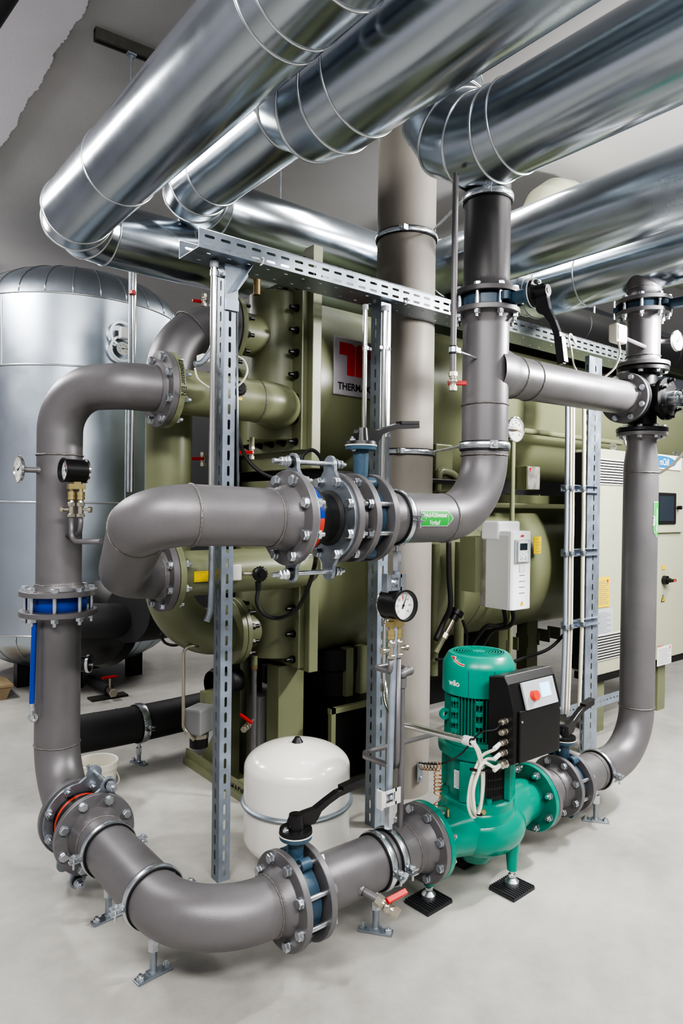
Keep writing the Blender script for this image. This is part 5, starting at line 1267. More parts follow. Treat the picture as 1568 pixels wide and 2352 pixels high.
# sensor head and cables right of the column
c = PY(1046, 1412, 2.8); t = thing('pressure_sensor', 'black sensor head on an angled nickel stub right of the concrete column', 'sensor', c, 'black ribbed sensor heads')
d = V((.55, -.1, .83)).normalized(); b = MB(); b.cyl(c, c+d*.03, .042, n=24); b.cyl(c-d*.035, c, .028, n=20); b.obj('cap', 'black', t)
b = MB(); b.cyl(c-d*.035, c-d*.13, .013, n=16); b.hexp(c-d*.16, d, .022, .035); b.obj('stem', 'nickel', t)
b = MB(); b.cyl(c-d*.16, c-d*.26, .018, n=16); b.obj('socket', 'olive', t)
for pts, r, lab in [([PY(1062, 1425, 2.8), PY(1072, 1460, 2.8), PY(1066, 1495, 2.8), PY(1040, 1510, 2.8), PY(1000, 1515, 2.85)], .009, 'black cable curving down from the sensor head right of the column'),
                    ([PY(1030, 1240, 2.75), PY(1031, 1320, 2.75), PY(1034, 1390, 2.75), PY(1018, 1430, 2.8), PY(1000, 1470, 2.8)], .016, 'thick black cable pair dropping from behind the elbow beside the column'),
                    ([PY(1156, 1395, 2.6), PY(1160, 1430, 2.62), PY(1140, 1437, 2.65), PY(1115, 1440, 2.7), PY(1085, 1480, 2.8), PY(1060, 1530, 2.9)], .013, 'left black cable leaving the bottom of the white drive unit'),
                    ([PY(1176, 1395, 2.55), PY(1178, 1425, 2.56), PY(1165, 1440, 2.6), PY(1130, 1450, 2.7), PY(1105, 1490, 2.8), PY(1075, 1540, 2.9)], .013, 'right black cable leaving the bottom of the white drive unit'),
                    ([PY(1075, 1580, 3.0), PY(1180, 1520, 3.0), PY(1260, 1490, 3.0), PY(1310, 1440, 3.0)], .012, 'black cable bundle sagging under the lower olive shell')]:
    b = MB(); b.tube(smooth_pts(pts, 8), r, 12); tag(b.obj('cable', 'rubber'), lab, 'cable', 'black cables')
# flexible black tray and bits between shells
p = PY(1015, 1105, 2.9); b = MB(); b.box((p.x+.05, p.y+.1, p.z), (.5, .16, .03), ch=.006); part_ = b.obj('cable_shelf', 'black', M)
# ================================================================== WHITE DRIVE UNIT
dy = 2.42
fx0, fx1 = PY(1176, 1300, dy).x, PY(1221, 1300, dy).x
dz1_, dz0_ = PY(1200, 1220, dy).z, PY(1200, 1400, dy).z
t = thing('drive_unit', 'white frequency drive unit with keypad hanging on the olive chiller', 'drive unit', ((fx0+fx1)/2, dy+.1, dz0_))
W_ = fx1-fx0; H_ = dz1_-dz0_; cxd = (fx0+fx1)/2; Dp = PX(1116, 1300, fx0).y-dy
b = MB(); b.prism([(fx0, dy+.012), (fx0+.012, dy+.004), (cxd, dy), (fx1-.012, dy+.004), (fx1, dy+.012), (fx1, dy+Dp), (fx0, dy+Dp)], H_, M4.Translation((0, 0, dz0_)), ch=.004); body = b.obj('body', 'white_plastic', t)
b = MB(); b.box((fx0-.001, dy+Dp*.55, dz0_+H_*.48), (.003, Dp*.82, H_*.92)); b.obj('side_shading', 'white_plastic_shade', body)  # greyer sheet puts the shading of the side face into its colour
b = MB(); b.box((cxd, dy+Dp-.03, dz1_-.0), (W_+.02, .13, .11), ch=.012); b.obj('top_housing', 'white_plastic', t)
b = MB(); b.box((cxd, dy+Dp+.02, dz0_+H_*.5), (W_+.01, .04, H_*.98)); b.obj('back_plate', 'stainless', t)
b = MB(); b.box((cxd+.0, dy-.0, dz0_+H_*.745), (W_*.78, .012, H_*.30), ch=.004); rc = b.obj('keypad_recess', 'panel_grey', t)
b = MB(); b.box((cxd-W_*.08, dy-.012, dz0_+H_*.745), (W_*.5, .014, H_*.27), ch=.004); kp = b.obj('keypad', 'white_plastic_shade', t)
b = MB(); b.box((cxd-W_*.08, dy-.020, dz0_+H_*.805), (W_*.36, .002, H_*.085)); b.obj('screen', 'dark_glass', kp)
for i, (dx, dz) in enumerate([(0, .72), (-.12, .70), (.12, .70), (0, .68), (-.1, .655), (.1, .655)]):
    b = MB(); b.cyl((cxd-W_*.08+dx*W_, dy-.022, dz0_+H_*dz), (cxd-W_*.08+dx*W_, dy-.018, dz0_+H_*dz), W_*.045, n=14); b.obj('button', 'white_plastic' if i < 4 else 'panel_grey', kp)
b = MB(); b.text('ABB', .018, xf((cxd-.02, dy-.0012, dz0_+H_*.925), (1, 0, 0), (0, 0, 1)), off=.0006); b.obj('lettering', 'red', t)
b = MB(); b.box((cxd, dy-.001, dz0_+H_*.53), (W_*.28, .004, H_*.10), ch=.001); b.obj('finger_recess', 'white_plastic_shade', t)
for k in range(4): b = MB(); b.box((cxd, dy-.001, dz0_+H_*(.44-.075*k)), (W_*.26, .003, .0035)); b.obj('vent_slot', 'ink_grey', t)
b = MB(); T = xf((cxd, dy-.0015, dz0_+H_*.085), (1, 0, 0), (0, 0, 1)); b.prism([(-.014, -.012), (.014, -.012), (0, .016)], .001, T); b.obj('warning_triangle', 'yellow', t)
b = MB(); b.box((0, 0, .0014), (.003, .014, .0006), T @ M4.Rotation(.3, 4, 'Z')); b.obj('bolt_mark', 'ink', t)
p = PY(1090, 1300, dy+.3); part('drive_bracket', 'olive', lambda b: b.box((fx0+.02, dy+Dp+.09, dz0_+H_*.55), (W_-.02, .12, H_*.72)))
# ================================================================== CONTROL CABINET
kx, ky = PY(1372, 1500, 2.65).x, 2.65
kz0 = PY(1372, 1552, ky).z; kz1 = PY(1380, 1030, ky).z
K = thing('control_cabinet', 'pale grey green control cabinet standing at the right behind the tall riser', 'cabinet', (kx+.6, ky+.2, 0))
KW = 1.35
part('cabinet_body', 'cabinet', lambda b: b.box((kx+KW/2, ky+.10, (kz0+kz1)/2), (KW, .2, kz1-kz0)), K, bevel=.006)
part('side_shade', 'void_shade', lambda b: b.box((kx-.01, ky+.11, (kz0+kz1)/2), (.02, .17, kz1-kz0-.04)), K)  # black sheet stands in for the shadow on the cabinet's left side
for x in (kx+.1, PY(1515, 1600, ky).x+.1): part('leg', 'olive', lambda b: b.box((x, ky+.1, kz0/2), (.12, .12, kz0)), K)
part('plinth', 'black', lambda b: b.box((kx+KW/2, ky+.10, kz0-.03), (KW-.02, .18, .05)), K)
def kp_(px, py): return PY(px, py, ky-.004)
def louvre(px0, py0, px1, py1, n):
    a, c = kp_(px0, py0), kp_(px1, py1); z1, z0 = a.z, kp_(px0, py1).z
    fr_ = part('louvre', 'white_plastic_shade', lambda b: b.box(((a.x+c.x)/2, ky-.004, (z0+z1)/2), (c.x-a.x, .008, z1-z0)), K)
    bb = MB()
    for k in range(n): bb.box(((a.x+c.x)/2, ky-.009, z0+(z1-z0)*(k+.7)/(n+.4)), ((c.x-a.x)*.96, .003, (z1-z0)/(n+.4)*.38))
    bb.obj('slots', 'ink', fr_)
louvre(1372, 1052, 1448, 1112, 9); louvre(1370, 1460, 1446, 1520, 9)
dw0, dw1 = kp_(1508, 1087), kp_(1560, 1225)
part('small_door', 'cabinet', lambda b: b.box(((dw0.x+dw1.x)/2-.03, ky-.012, (kp_(1560, 1100).z+kp_(1560, 1222).z)/2), (dw1.x-dw0.x+.1, .022, kp_(1560, 1100).z-kp_(1560, 1222).z)), K, bevel=.003)
wc = PY(1526, 1168, ky-.026); w1_, w2_ = .105, .185
dr = part('window_frame', 'rubber', lambda b: b.box((wc.x+.01, ky-.028, wc.z), (PY(1550, 1168, ky).x-PY(1506, 1168, ky).x+.02, .014, PY(1526, 1130, ky).z-PY(1526, 1202, ky).z), ch=.0065), K)
part('window_glass', 'dark_glass', lambda b: b.box((wc.x+.01, ky-.0362, wc.z), (PY(1544, 1168, ky).x-PY(1512, 1168, ky).x+.01, .002, PY(1526, 1138, ky).z-PY(1526, 1195, ky).z)), K)
q = PY(1556, 1166, ky-.03); part('door_knob', 'black', lambda b: b.cyl(q, q-V((0, .03, 0)), .016, n=18), K)
# oval blue sign
sc_ = PY(1536, 1062, ky-.008); sg = part('name_board', 'label_white', lambda b: b.box((sc_.x-.04, ky-.006, PY(1530, 1062, ky).z), (PY(1554, 1062, ky).x-PY(1508, 1062, ky).x+.16, .006, PY(1530, 1046, ky).z-PY(1530, 1079, ky).z)), K)
ex = PY(1520, 1062, ky).x; ez = PY(1520, 1061, ky).z; ew = PY(1548, 1061, ky).x-ex; eh = (PY(1520, 1048, ky).z-PY(1520, 1075, ky).z)/2
b = MB(); b.prism([(ex-.02+(ew+.03)*cos(2*pi*k/48), ez+eh*sin(2*pi*k/48)) for k in range(48)], .001, xf((0, ky-.0095, 0), (1, 0, 0), (0, 0, 1))); b.obj('blue_oval', 'blue_sign', sg)
b = MB(); b.text('roChill', .075, xf((ex-.06, ky-.0115, ez-.025), (1, 0, 0), (0, 0, 1)), xs=.72, off=.001); b.obj('lettering', 'white_ink', sg)
b = MB(); b.text('TM', .022, xf((ex+ew-.0, ky-.0115, ez+eh*.7), (1, 0, 0), (0, 0, 1))); b.obj('small_lettering', 'ink', sg)
sticker(K, 1386, 1360, .155, .215, ky-.004, lines=12, ln='ink_grey', red=(.3, .38, .14))
sticker(K, 1384, 1430, .26, .19, ky-.003, 'panel_grey', lines=12, ln='ink_grey')
sticker(K, 1524, 1303, .05, .035, ky-.004, lines=2)
st = sticker(K, 1525, 1505, .23, .15, ky-.004, 'label_white', lines=9, ln='ink_grey', red=(.38, .4, .08))
b = MB(); q = PY(1506, 1488, ky); b.text('VORSICHT', .022, xf((q.x, ky-.0075, q.z), (1, 0, 0), (0, 0, 1))); b.obj('red_lettering', 'red', st)
q = PY(1522, 1375, ky-.004); b = MB(); T = xf(q, (1, 0, 0), (0, 0, 1)); b.prism([(-.028, -.024), (.028, -.024), (0, .032)], .002, T); tr = b.obj('warning_triangle', 'ink', K)
b = MB(); b.prism([(-.021, -.019), (.021, -.019), (0, .024)], .0015, T @ M4.Translation((0, 0, .0015))); b.obj('yellow_field', 'yellow', tr)
b = MB(); b.prism([(.002, .014), (-.006, -.002), (-.001, -.002), (-.003, -.015), (.006, .001), (.001, .001)], .001, T @ M4.Translation((0, 0, .0032))); b.obj('bolt_symbol', 'ink', tr)
q = PY(1524, 1332, ky-.004); b = MB(); b.cyl(q, q-V((0, .03, 0)), .036, .034, n=28); b.cyl(q-V((0, .03, 0)), q-V((0, .055, 0)), .02, .018, n=20); sw = b.obj('rotary_switch', 'black', K)
b = MB(); b.box(q+V((.01, -.065, 0)), (.07, .03, .022), ch=.004); b.obj('switch_handle', 'black', sw)
b = MB(); b.box(q+V((.008, -.082, 0)), (.03, .004, .016)); b.obj('red_insert', 'red_knob', sw)
for px in (1408, 1551):
    q = PY(px, 1005 if px < 1500 else 1022, ky+.1); q.z = kz1+.028; b = MB(); b.lathe([(.017, -.006), (.029, -.006), (.029, .006), (.017, .006)], q+V((0, 0, .012)), (0.3, 1, 0), 24, closed=True); b.cyl(q-V((0, 0, .03)), q-V((0, 0, .012)), .018, n=16); tag(b.obj('eye_bolt', 'zinc', K))
# ================================================================== CONCRETE COLUMN
cc = V((2.72, 2.84, 0)); cr_ = .166
b = MB(); b.lathe([(cr_, 0), (cr_, CZ)], cc, (0, 0, 1), 64); o = b.obj('concrete_column', 'concrete_column'); tag(o, 'round pale concrete column rising from floor to ceiling in the centre', 'column')
for (py, lab) in [(530, 'upper zinc clamp ring round the concrete column'), (1038, 'lower zinc clamp ring round the concrete column')]:
    z = PY(936, py, cc.y-.1).z; t = thing('column_clamp', lab, 'pipe clamp', (cc.x, cc.y, z), 'zinc clamps round the column')
    clamp_parts(t, (cc.x, cc.y, z), (0, 0, 1), cr_+.001, lugs=False, w=.024)
    b = MB(); p = V((cc.x-.135, cc.y-.12, z)); b.box(p, (.035, .035, .03), ch=.003); b.hexp(p-V((.02, .0, 0)), (-1, -.2, 0), .011, .012); b.obj('lug', 'zinc', t)
# ================================================================== STRUTS
SY = 2.575
def strut(label, x, y, w, zt, dp, wy=None, z0=0., phase=.012):
    """open channel: slotted face to -Y and slotted face to -X, folded edges"""
    t = thing('strut', label, 'strut', (x, y, z0), 'slotted upright struts'); wy = wy or w
    L = zt-z0
    b = MB(); T = xf((x+w/2, y, z0), (0, 0, 1), (1, 0, 0)); slot_plate(b, L, w, T, [(0.0, phase)], .0655, .044, .0125, t=.003); b.obj('front_web', 'strut', t)
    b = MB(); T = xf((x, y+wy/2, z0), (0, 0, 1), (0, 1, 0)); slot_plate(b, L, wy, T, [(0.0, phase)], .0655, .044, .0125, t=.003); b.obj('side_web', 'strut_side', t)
    b = MB(); b.tube([V((x+.003, y+.003, z0)), V((x+.003, y+.003, zt))], .0046, 12); b.box((x+w, y+.012, z0+L/2), (.003, .024, L)); b.box((x+.012, y+wy, z0+L/2), (.024, .003, L)); b.obj('folded_edges', 'strut', t)
    return t
def px_face(pxl, pxr, py, y): return PY(pxl, py, y).x, PY(pxr, py, y).x
TRZ = PY(456, 566, 2.50).z
# left strut: side web px 498-515, front web px 515-541 at py 750
xa, xb = px_face(514, 540, 800, SY); side = PX(499, 800, xa).y-SY
strut('foremost slotted strut standing left, from floor to the cable channel', xa, SY, xb-xa, TRZ-.01, 0, wy=side)
xm, xn = px_face(865, 883, 1500, 2.545); sm_ = PX(843, 1500, xm).y-2.545
strut('middle slotted strut standing beside the concrete column', xm, 2.545, xn-xm+.012, TRZ-.01, 0, wy=sm_)
xr_, xs_ = px_face(1350, 1377, 1200, 2.50); 
strut('rightmost slotted strut standing left of the pale control cabinet', xr_-.012, 2.50, xs_-xr_+.008, TRZ-.02, 0, wy=.03)
# bracket at top of the left strut
t = thing('angle_bracket', 'galvanised gusset bracket under the cable channel at top of the left strut', 'bracket', (xa, SY-.01, TRZ-.2))
b = MB(); yb = SY-.004; pts = [PY(*p, yb) for p in [(516, 616), (568, 604), (569, 636), (546, 668), (546, 694), (517, 694)]]
T = xf((0, yb, 0), (1, 0, 0), (0, 0, 1)); b.prism([(p.x, p.z) for p in pts][::-1], .003, T, z0=0); b.obj('plate', 'zinc_dull', t)
b = MB()
q0, q1 = PY(569, 606, yb), PY(527, 670, yb); d = q1-q0
b.box((q0+q1)/2+V((.01, -.02, 0)), ((d).length, .04, .003), xf((0, 0, 0), (1, 0, 0), (0, 1, 0)) if False else M4.Translation((q0+q1)/2+V((.012, -.02, 0))) @ M4.Rotation(-atan2(d.z, d.x)+pi*0, 4, 'Y') @ M4.Translation(-((q0+q1)/2+V((.01, -.02, 0))))); b.obj('sloping_flange', 'strut', t)
b = MB(); q = PY(530, 694, yb); b.box((q.x+.002, yb-.006, q.z-.014), (.062, .008, .045)); b.obj('foot_plate', 'strut', t)
# ================================================================== CABLE CHANNEL
TX0, TX1 = PY(456, 545, 2.50).x, 4.62
TW = .175; TH = PY(456, 522, 2.50).z-TRZ
t = thing('cable_channel', 'perforated galvanised cable channel running right across the top of the struts', 'cable tray', (TX0, 2.5, TRZ))
L = TX1-TX0
b = MB(); T = xf((TX0, 2.50, TRZ+TH/2), (1, 0, 0), (0, 0, 1)); slot_plate(b, L, TH, T, [(-TH*.29, .012), (TH*.16, .012)], .073, .046, .0115, t=.0018)
b.obj('near_side', 'zinc_dull', t)
b = MB(); T = xf((TX0, 2.50+TW, TRZ+TH/2), (1, 0, 0), (0, 0, 1)); slot_plate(b, L, TH, T, [(-TH*.29, .012), (TH*.16, .012)], .073, .046, .0115, t=.0018); b.obj('far_side', 'zinc_dull', t)
b = MB(); T = xf((TX0, 2.50+TW/2, TRZ), (1, 0, 0), (0, 1, 0)); slot_plate(b, L, TW, T, [(-.045, .02), (.045, .02)], .095, .02, .008, t=.0018); b.obj('bottom', 'zinc_dull', t)
b = MB()
for yy in (2.50, 2.50+TW): b.tube([V((TX0, yy, TRZ+TH)), V((TX1, yy, TRZ+TH))], .0035, 8)
b.obj('rolled_edges', 'zinc', t)
for px, py in [(603, 598), (934, 690)]:
    q = PY(px, py, 2.49); b = MB(); b.tube(smooth_pts([q+V((0, .02, .012)), q+V((.003, 0, .012)), q+V((.003, -.004, 0)), q+V((0, 0, -.014)), q+V((-.006, .01, -.02))], 5), .0032, 8); tag(b.obj('cable_hook', 'white_plastic'), 'small white plastic hook in a slot of the cable channel near the ' + ('left strut' if px < 800 else 'concrete column'), 'hook', 'white hooks')
# pale cables lying out of channel at right
b = MB(); b.tube(smooth_pts([PY(1322, 790, 2.5), PY(1311, 768, 2.48), PY(1306, 775, 2.47), PY(1311, 800, 2.45), PY(1318, 840, 2.2), PY(1330, 860, 1.95)], 8), .0055, 8); tag(b.obj('sensor_cable', 'cable_white'), 'pale pinkish cable hanging over the cable channel onto the branch pipe', 'cable', 'pale cables')
# ================================================================== CONDUITS AND CABLES ON THE STRUTS
def conduit(label, px, y, py0, py1, r, mt='chrome', cap=True, grp='metal conduits beside the struts', lean=0):
    a, c = PY(px, py0, y), PY(px, py1, y); t = thing('conduit', label, 'conduit', (a.x, y, c.z), grp)
    b = MB(); b.cyl((a.x, y, c.z), (a.x, y, a.z), r, n=24); b.obj('tube', mt, t)
    if cap: b = MB(); b.cyl((a.x, y, a.z), (a.x, y, a.z+.025), r*1.25, n=24); b.obj('end_cap', 'panel_grey', t)
    return t, a, c
t, a, c = conduit('tall shiny conduit left of the foremost strut', 492, 2.585, 615, 1240, .0145)
for py in (628,):
    q = PY(492, py, 2.585); b = MB(); b.lathe([(.0145, -.012), (.018, -.012), (.018, .012), (.0145, .012)], q, (0, 0, 1), 20, closed=True); b.box(q+V((.03, 0, 0)), (.03, .012, .02)); b.hexp(q+V((.035, -.012, 0)), (0, -1, 0), .009, .012); b.obj('clip', 'zinc', t)
b = MB(); b.tube(smooth_pts([PY(487, 1250, 2.56), PY(486, 1300, 2.56), PY(485, 1360, 2.56), PY(483, 1400, 2.56), PY(474, 1428, 2.56)], 8), .0135, 18); tag(b.obj('flexible_tube', 'zinc_dull'), 'short metal tube curving in left of the foremost strut below the glycol pipe', 'tube', 'metal conduits beside the struts')
b = MB(); b.tube([PY(547, 1180, 2.66), PY(543, 700, 2.66)], .006, 8); tag(b.obj('thin_tube', 'zinc_dull'), 'thin metal tube right behind the foremost strut', 'tube')
t, a, c = conduit('shiny conduit left of the middle strut', 839, 2.53, 712, 1000, .0115)
t2_, a, c = conduit('shiny conduit between the middle strut and the concrete column', 884, 2.52, 715, 1270, .0155, mt='chrome')
for py in (800, 1000):
    for q_, tt, r in ((PY(839, py, 2.53), t, .0115), (PY(884, py, 2.52), t2_, .0155)):
        b = MB(); b.lathe([(r, -.009), (r+.004, -.009), (r+.004, .009), (r, .009)], q_, (0, 0, 1), 20, closed=True); b.box(q_+V((-.026 if tt is t2_ else .022, 0, 0)), (.02, .01, .014)); b.hexp(q_+V((.024, 0, 0)), (.4, -1, 0), .008, .01); b.obj('clip', 'zinc', tt)
# right strut cables with cross rails
for i, (px, r, mt, lab) in enumerate([(1302, .0125, 'cable_grey', 'grey conduit tube left of the right strut'), (1311, .008, 'cable_white', 'first cream cable left of the right strut'), (1317, .008, 'cable_white', 'second cream cable left of the right strut'), (1341, .0125, 'cable_white', 'thick cream cable hugging the right strut')]):
    pts = [PY(px+dx, py, 2.46) for dx, py in [(0, 925), (0, 1000), (-1, 1110), (-1.5, 1200), (-3, 1270), (-4, 1350), (-5, 1430), (-8, 1530), (-12, 1640)]]
    b = MB(); b.tube(smooth_pts(pts, 6), r, 12); tag(b.obj('cable', mt), lab, 'cable', 'cables beside the right strut')
for i, (py, lab) in enumerate([(1123, 'top clamp rail holding cables beside the right strut'), (1273, 'middle clamp rail holding cables beside the right strut'), (1440, 'bottom clamp rail holding cables beside the right strut')]):
    a, c = PY(1300, py-2, 2.475), PY(1378, py+6, 2.475); t = thing('clamp_rail', lab, 'rail', a, 'clamp rails on the right strut'); c.z = a.z
    b = MB(); b.box((a+c)/2+V((0, .02, .021)), ((c-a).length, .04, .004)); b.box((a+c)/2+V((0, .02, -.021)), ((c-a).length, .04, .004)); b.box((a+c)/2+V((0, .038, 0)), ((c-a).length, .004, .042)); b.obj('channel', 'strut', t)
    for px in (1299, 1312, 1339):
        q = PY(px, py, 2.45); b = MB(); b.box((q.x, 2.452, a.z), (.034, .03, .03), ch=.005); b.hexp((q.x-.018, 2.44, a.z), (-.3, -1, 0), .009, .012); b.obj('cable_clamp', 'zinc_dull', t)
t = thing('cross_rail', 'slotted rail on the floor behind the tall riser, joining the right strut', 'rail', PY(1400, 1655, 2.52))
a, c = V((3.9, 2.53, .30)), V((5.0, 2.53, .30)); b = MB(); slot_plate(b, 1.1, .07, xf(a, (1, 0, 0), (0, 0, 1)), [(0, .01)], .045, .026, .01, t=.003); b.obj('web', 'strut', t)
# stub pipes upper
b = MB(); b.tube(smooth_pts([PY(305, 605, 4.6), PY(305, 840, 4.6)], 4), .018, 12); 
SP = V((0, 0, 0))
# ================================================================== SILVER TANK
tc_ = V((2.10, 6.62, 0)); tr_ = .905
t = thing('storage_tank', 'big silver metal clad storage tank with domed top at the far left', 'tank', (tc_.x, tc_.y, 0))
zs = [D(195, y, 5.75).z for y in (700, 848, 1155, 1455)]
ztd = zs[0]+.05
prof = [(tr_*sin(pi/2*k/10), ztd+.42*cos(pi/2*k/10)) for k in range(0, 11)]; prof[0] = (1e-4, prof[0][1])
b = MB(); n = 26
b.lathe(prof, tc_, (0, 0, 1), 78); b.obj('dome', 'galv_tank', t)
b = MB(); b.lathe([(tr_, ztd), (tr_, zs[3])], tc_, (0, 0, 1), 96); b.obj('shell', 'galv_tank', t)
b = MB(); b.lathe([(tr_*.995, zs[3])]+[(tr_*(cos(pi/2*k/10)), zs[3]-.42*sin(pi/2*k/10)) for k in range(1, 8)]+[(.3, zs[3]-.43)], tc_, (0, 0, 1), 78); b.obj('bottom_dish', 'galv_tank', t)
for i, z in enumerate([ztd, zs[1], zs[2], zs[3]]):
    b = MB(); b.tube([tc_+V(((tr_+.001)*cos(2*pi*j/90), (tr_+.001)*sin(2*pi*j/90), z)) for j in range(90)], .008, 8, closed=True); b.obj('seam_bead', 'galv_band', t)
b = MB(); b2 = MB()
for i in range(26):
    a = 2*pi*i/26
    b.tube([tc_+V((prof[k][0]*1.003*cos(a), prof[k][0]*1.003*sin(a), prof[k][1]+.002)) for k in range(2, 11)], .0045, 6)
    b2.tube([tc_+V((tr_*cos(pi/2*k/10)*1.003*cos(a), tr_*cos(pi/2*k/10)*1.003*sin(a), zs[3]-.42*sin(pi/2*k/10))) for k in range(0, 8)], .0045, 6)
b.obj('dome_seams', 'galv_band', t); b2.obj('dish_seams', 'galv_band', t)
b = MB()
for px, z1, z0 in [(66, zs[0], zs[1]), (58, zs[2], zs[3]), (279, zs[1], zs[2])]:
    q = D(px, 900, 5.9); a = atan2(q.y-tc_.y, q.x-tc_.x)
    b.cyl(tc_+V((tr_*1.002*cos(a), tr_*1.002*sin(a), z0)), tc_+V((tr_*1.002*cos(a), tr_*1.002*sin(a), z1)), .006, n=8)
b.obj('vertical_seams', 'galv_band', t)
for a in (200, 250, 320, 80): b = MB(); b.box(tc_+V((.55*cos(radians(a)), .55*sin(radians(a)), .17)), (.12, .12, .34)); b.obj('leg', 'black', t)
for k, (py, lab) in enumerate([(768, 0), (802, 1)]):
    q = D(279, py, 5.78); n_d = (q-V((tc_.x, tc_.y, q.z))).normalized(); g = MB(); g.lathe([(.0, .0), (.1, 0), (.11, .012), (.11, .02), (.09, .02)][1:], q, n_d, 32); cp = g.obj('gauge_collar', 'galv_band', t)
    if k: dl = V(-q+V((0, 0, 1.6))); dial(cp, q+n_d*.03, (n_d+V((.0, -.6, 0))).normalized(), .055, needle=.1)
    else: b = MB(); b.box(q+n_d*.05, (.08, .06, .1), ch=.01); b.obj('sensor_housing', 'white_plastic', cp)
for px, r in ((300, .014), (309, .017)):
    p0, p1 = D(px, 575, 5.5), D(px, 1130, 5.5); b = MB(); b.cyl((p0.x, p0.y, p0.z), (p0.x, p0.y, p1.z), r, n=12); tag(b.obj('vertical_tube', 'zinc_dull' if px < 305 else 'chrome'), 'left of the two vertical tubes in front of the silver tank' if px < 305 else 'right of the two vertical tubes in front of the silver tank', 'tube', 'tubes in front of the silver tank')
p = D(304, 676, 5.46); b = MB(); b.hexp(p, (0, 0, 1), .03, .03); tag(b.obj('union_nut', 'red'), 'small red collar on the vertical tubes in front of the silver tank', 'pipe fitting')
p0 = D(332, 1000, 5.2); b = MB(); b.box(p0, (.006, .16, 1.2)); 
# ================================================================== BLACK INSULATED PIPES
FY_ = 3.9
fp = [V((.95, 3.98, .33)), V((1.28, 4.02, .36)), V((1.45, 4.10, .36)), V((2.9, 4.75, .36))]
t = thing('insulated_pipe', 'black insulated pipe running near the floor behind the left pipe', 'pipe', fp[1])
A = PY(190, 1670, 3.95); Bq = PY(310, 1655, 4.1); Cq = PY(480, 1605, 4.45); Dq = PY(720, 1545, 4.75)
for v_ in (A, Bq, Cq, Dq): v_.z = .36
A, Bq, Cq, Dq = PZ(150, 1692, .25), PZ(315, 1662, .25), PZ(460, 1630, .25), PZ(700, 1572, .25)
b = MB(); b.tube(smooth_pts([A, Bq, Cq, Dq], 8), .110, 36); b.obj('insulation', 'foam', t)
for k in (.3, .62): 
    q = A.lerp(Bq, k+.1); b = MB(); b.lathe([(.110, -.002), (.1115, 0), (.110, .002)], q, Bq-A, 40); b.obj('joint_line', 'rubber', t)
ax = (Cq-Bq); q = Bq.lerp(Cq, .03)
sp_ = thing('pipe_support', 'pipe support with zinc clamp under the black insulated floor pipe', 'pipe support', (q.x, q.y, 0), 'pipe supports bolted to the floor')
clamp_parts(sp_, q, ax, .111, w=.045, lugdir=tuple(ax.normalized().cross(V((0, 0, 1))))); foot_parts(sp_, (q.x, q.y, 0), q.z-.117, (.3, -1, 0))
# nozzle insulation on the tank
q0, q1 = D(170, 1432, 4.6), D(340, 1420, 4.9)
t = thing('insulated_nozzle', 'thick black foam insulated pipe assembly in front of the silver tank', 'pipe', q1)
b = MB(); b.tube(smooth_pts([D(120, 1425, 4.7), D(190, 1425, 4.7), D(250, 1425, 4.75), D(300, 1422, 4.85)], 6), .118, 32); b.obj('branch_pipe', 'foam', t)
b = MB(); aa, bb_ = D(292, 1410, 4.75), D(420, 1400, 5.3); b.cyl(aa, bb_, .2, n=40); b.obj('insulation_sleeve', 'foam', t)
b = MB(); c = D(214, 1430, 4.9); dd = D(214, 1430, 5.3)-c; nrm = (dd.normalized()*.8+_R*.6).normalized(); b.lathe([(1e-4, .0), (.1, -.03), (.2, -.02), (.3, .04), (.32, .12), (.26, .2)], c, nrm, 40); b.obj('foam_collar', 'black', t)
b = MB(); b.tube(smooth_pts([D(368, 1455, 4.6), D(378, 1475, 4.6), D(400, 1482, 4.6), D(425, 1474, 4.6)], 6), .01, 8); tag(b.obj('cable', 'rubber'), 'short black cable sagging below the insulated tank nozzle', 'cable', 'black cables')
# drain valve on the floor by the tank
c = PZ(240, 1592, .06); t = thing('drain_valve', 'small drain valve with red handle on the floor beside the silver tank', 'valve', (c.x, c.y, 0))
d = (PZ(268, 1592, .06)-PZ(225, 1560, .06)).normalized(); b = MB(); s0 = PZ(205, 1560, .08); b.cyl(s0, PZ(250, 1585, .07), .04, n=20); b.obj('insulation', 'foam', t)
b = MB(); p = PZ(248, 1583, .07); b.cyl(p, p+d*.12, .028, n=16); b.hexp(p+d*.1, d, .036, .05); b.cyl(p+d*.05, p+d*.05+V((0, 0, .1)), .008, n=8); b.obj('valve_body', 'nickel', t)
b = MB(); b.box(p+d*.05+V((0, 0, .11)), (.12, .03, .014), None); b.obj('handle', 'red', t)
b = MB(); b.box((p.x, p.y, .008), (.3, .12, .016)); b.obj('base_plate', 'rail_black', t)
c = PZ(8, 1600, 0); b = MB(); b.prism([(-.1, 0), (.1, 0), (.14, .1), (-.14, .1)], .3, xf((c.x-.1, c.y+.2, .0), (1, 0, 0), (0, 0, 1))); b.box((c.x-.1, c.y+.05, .11), (.30, .34, .02)); tag(b.obj('wooden_crate', 'wood'), 'light wooden crate corner at the left edge on the floor', 'crate')
p = PY(205, 1510, 4.9); t = None
c = D(186, 1524, 4.7); b = MB(); b.cyl(c, c+_R*.05, .055, n=32); o = b.obj('insulated_stub', 'black'); tag(o, 'black insulated pipe stub with bright rim below the foam collar', 'pipe')
b = MB(); b.lathe([(.055, 0), (.062, 0), (.062, .018), (.055, .018)], c+_R*.045, _R, 36, closed=True); b.obj('metal_rim', 'galv_band', o)
